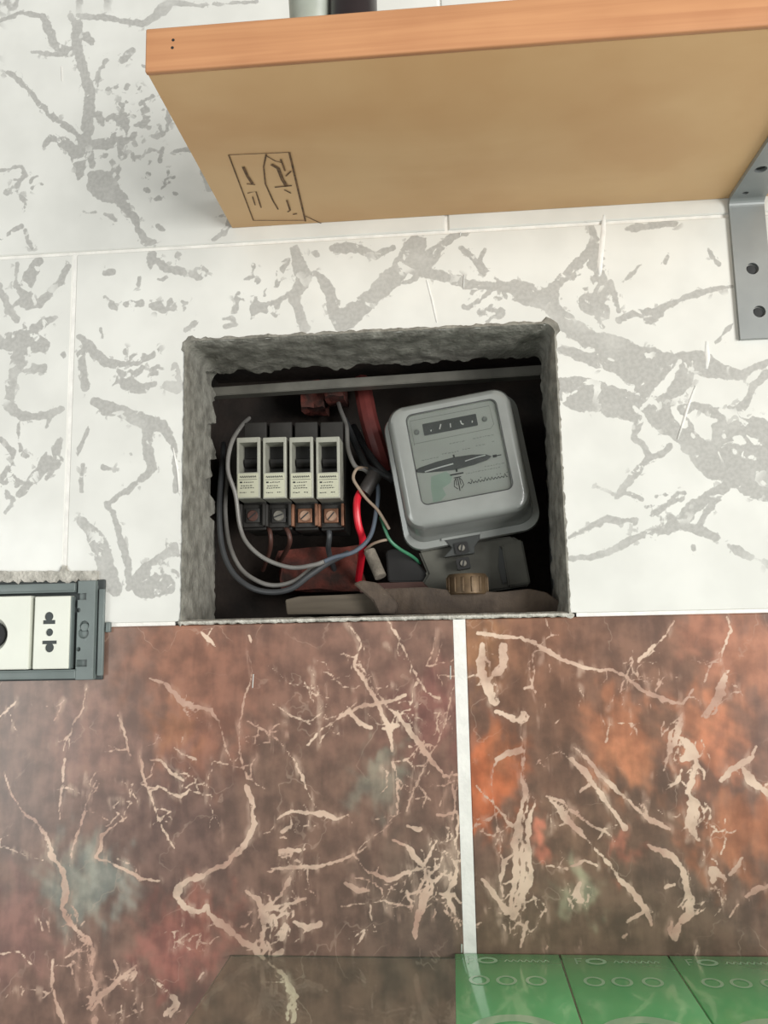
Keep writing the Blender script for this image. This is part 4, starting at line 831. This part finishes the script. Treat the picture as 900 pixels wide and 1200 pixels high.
def hole_b(x0, y0, x1, y1):
    a = q(x0, y1, FY - .0016); b = q(x1, y0, FY - .0016); c = box('c', (a[0], -.02, a[1]), (b[0], -.0070, b[1]), MT['hole']); c.location = so.location; cuts.append(c)
hole_c(57.3, 722.5, .0029); hole_b(50, 726.5, 64.8, 731.5); hole_c(57.8, 741, .0024); hole_b(49, 750.5, 66.5, 755); hole_c(57.8, 759, .0029)
carve(m2, cuts)
for nm, x0, y0, x1, y1 in (('dark_well_floor', 48, 715, 67, 734), ('dark_well_floor', 52, 735, 63, 747), ('dark_well_floor', 48, 748, 68, 766)):
    a = q(x0, y1); b = q(x1, y0); box(nm, (a[0], -.0077, a[1]), (b[0], -.0066, b[1]), MT['sockdark'], m2)  # dark floor in a shallow cut, painted for the shade of a deep hole
m1 = sbox('round_module', -52, 698, 36.3, 786, FY - .0016, -.002, 'sockwhite', .0007)
a = q(-11, 744, FY - .0016)
c1 = lathe('c', [(.0112, -.02), (.0112, FY - .0012), (.0076, -.0032)], 'y', (a[0], 0, a[1]), MT['hole'], None, 40); c1.location = so.location
carve(m1, [c1])
lathe('dial', [(.0001, -.0060), (.0075, -.0060), (.0078, -.0052), (.0078, -.0030)], 'y', (a[0], 0, a[1]), MT['hole'], so, 32)
# crumbled plaster above the socket
pts = []
n = 60
for i in range(n + 1):
    x = -75 + (116 + 75) * i / n; pts.append((x, 669.5 + 2.6 * nz(i * .6, 3, 0) + 1.0 * nz(i * 1.7, 5, 0) - (7 if 73 < x < 78 else 0)))
low = [(116 - (116 + 75) * i / n, 681 + 4.5 * nz(i * .5, 9, 0) + (1.5 if i % 7 else -2)) for i in range(n + 1)]
outl = [(P(x, y).x, P(x, y).z) for x, y in pts + low]
prism('plaster_patch', outl, -.0022, .0006, MT['plaster2'], wall)
# ------------------------------------------------------------------ glass counter and green cards
ZG = P(535, 1116).z
gl = box('glass_counter', (-0.135, -0.36, ZG - .0052), (0.62, -.0004, ZG - .0025), MT['glass'], None)
tag(gl, 'clear glass counter top meeting the brown marble dado', 'glass counter')
def card(x0, x1, label):
    D0, T = 0.118, .0023
    t = thing('printed_card', (x0, 0, ZG - .00245), label, 'card', 'green cards on the glass counter')
    w = x1 - x0
    box('card_board', (0.0004, -D0, 0), (w - .0004, -.0012, T), MT['green'], t, .0004)
    pr = lambda n, st: ribbons(n, st, MT['pale'], t, lambda u, v: (u, v, T + .00015))
    el = lambda cx, cy, rx, ry, n: [(cx + rx * math.cos(2 * math.pi * i / n), cy + ry * math.sin(2 * math.pi * i / n)) for i in range(n)]
    pr('printed_letter', [(.0009, [(w * .13, -.0150), (w * .13, -.0065)]), (.0008, [(w * .13, -.0070), (w * .19, -.0070)]), (.0008, [(w * .13, -.0105), (w * .175, -.0105)])])
    pr('printed_letter', [(.0020, el(w * .31, -.0108, .0048, .0034, 20), 1)])
    z = []; x = w * .47
    while x < w * .84: z += [(x, -.0125), (x + .0014, -.0095), (x + .0030, -.0120)]; x += .0036
    pr('printed_line', [(.0011, z)])
    for k in (.22, .46, .72): pr('printed_ring', [(.0017, el(w * k, -.0365, .0047, .0050, 24), 1)])
    pr('printed_arc', [(.0070, el(w * .47, -.0965, .0205, .0185, 48), 1)])
card(-.0037, .0560, 'green printed card touching the white grout line of the brown dado')
card(.0562, .1165, 'green printed card lying between the two other green cards')
card(.1167, .1770, 'green printed card farthest from the white grout line')
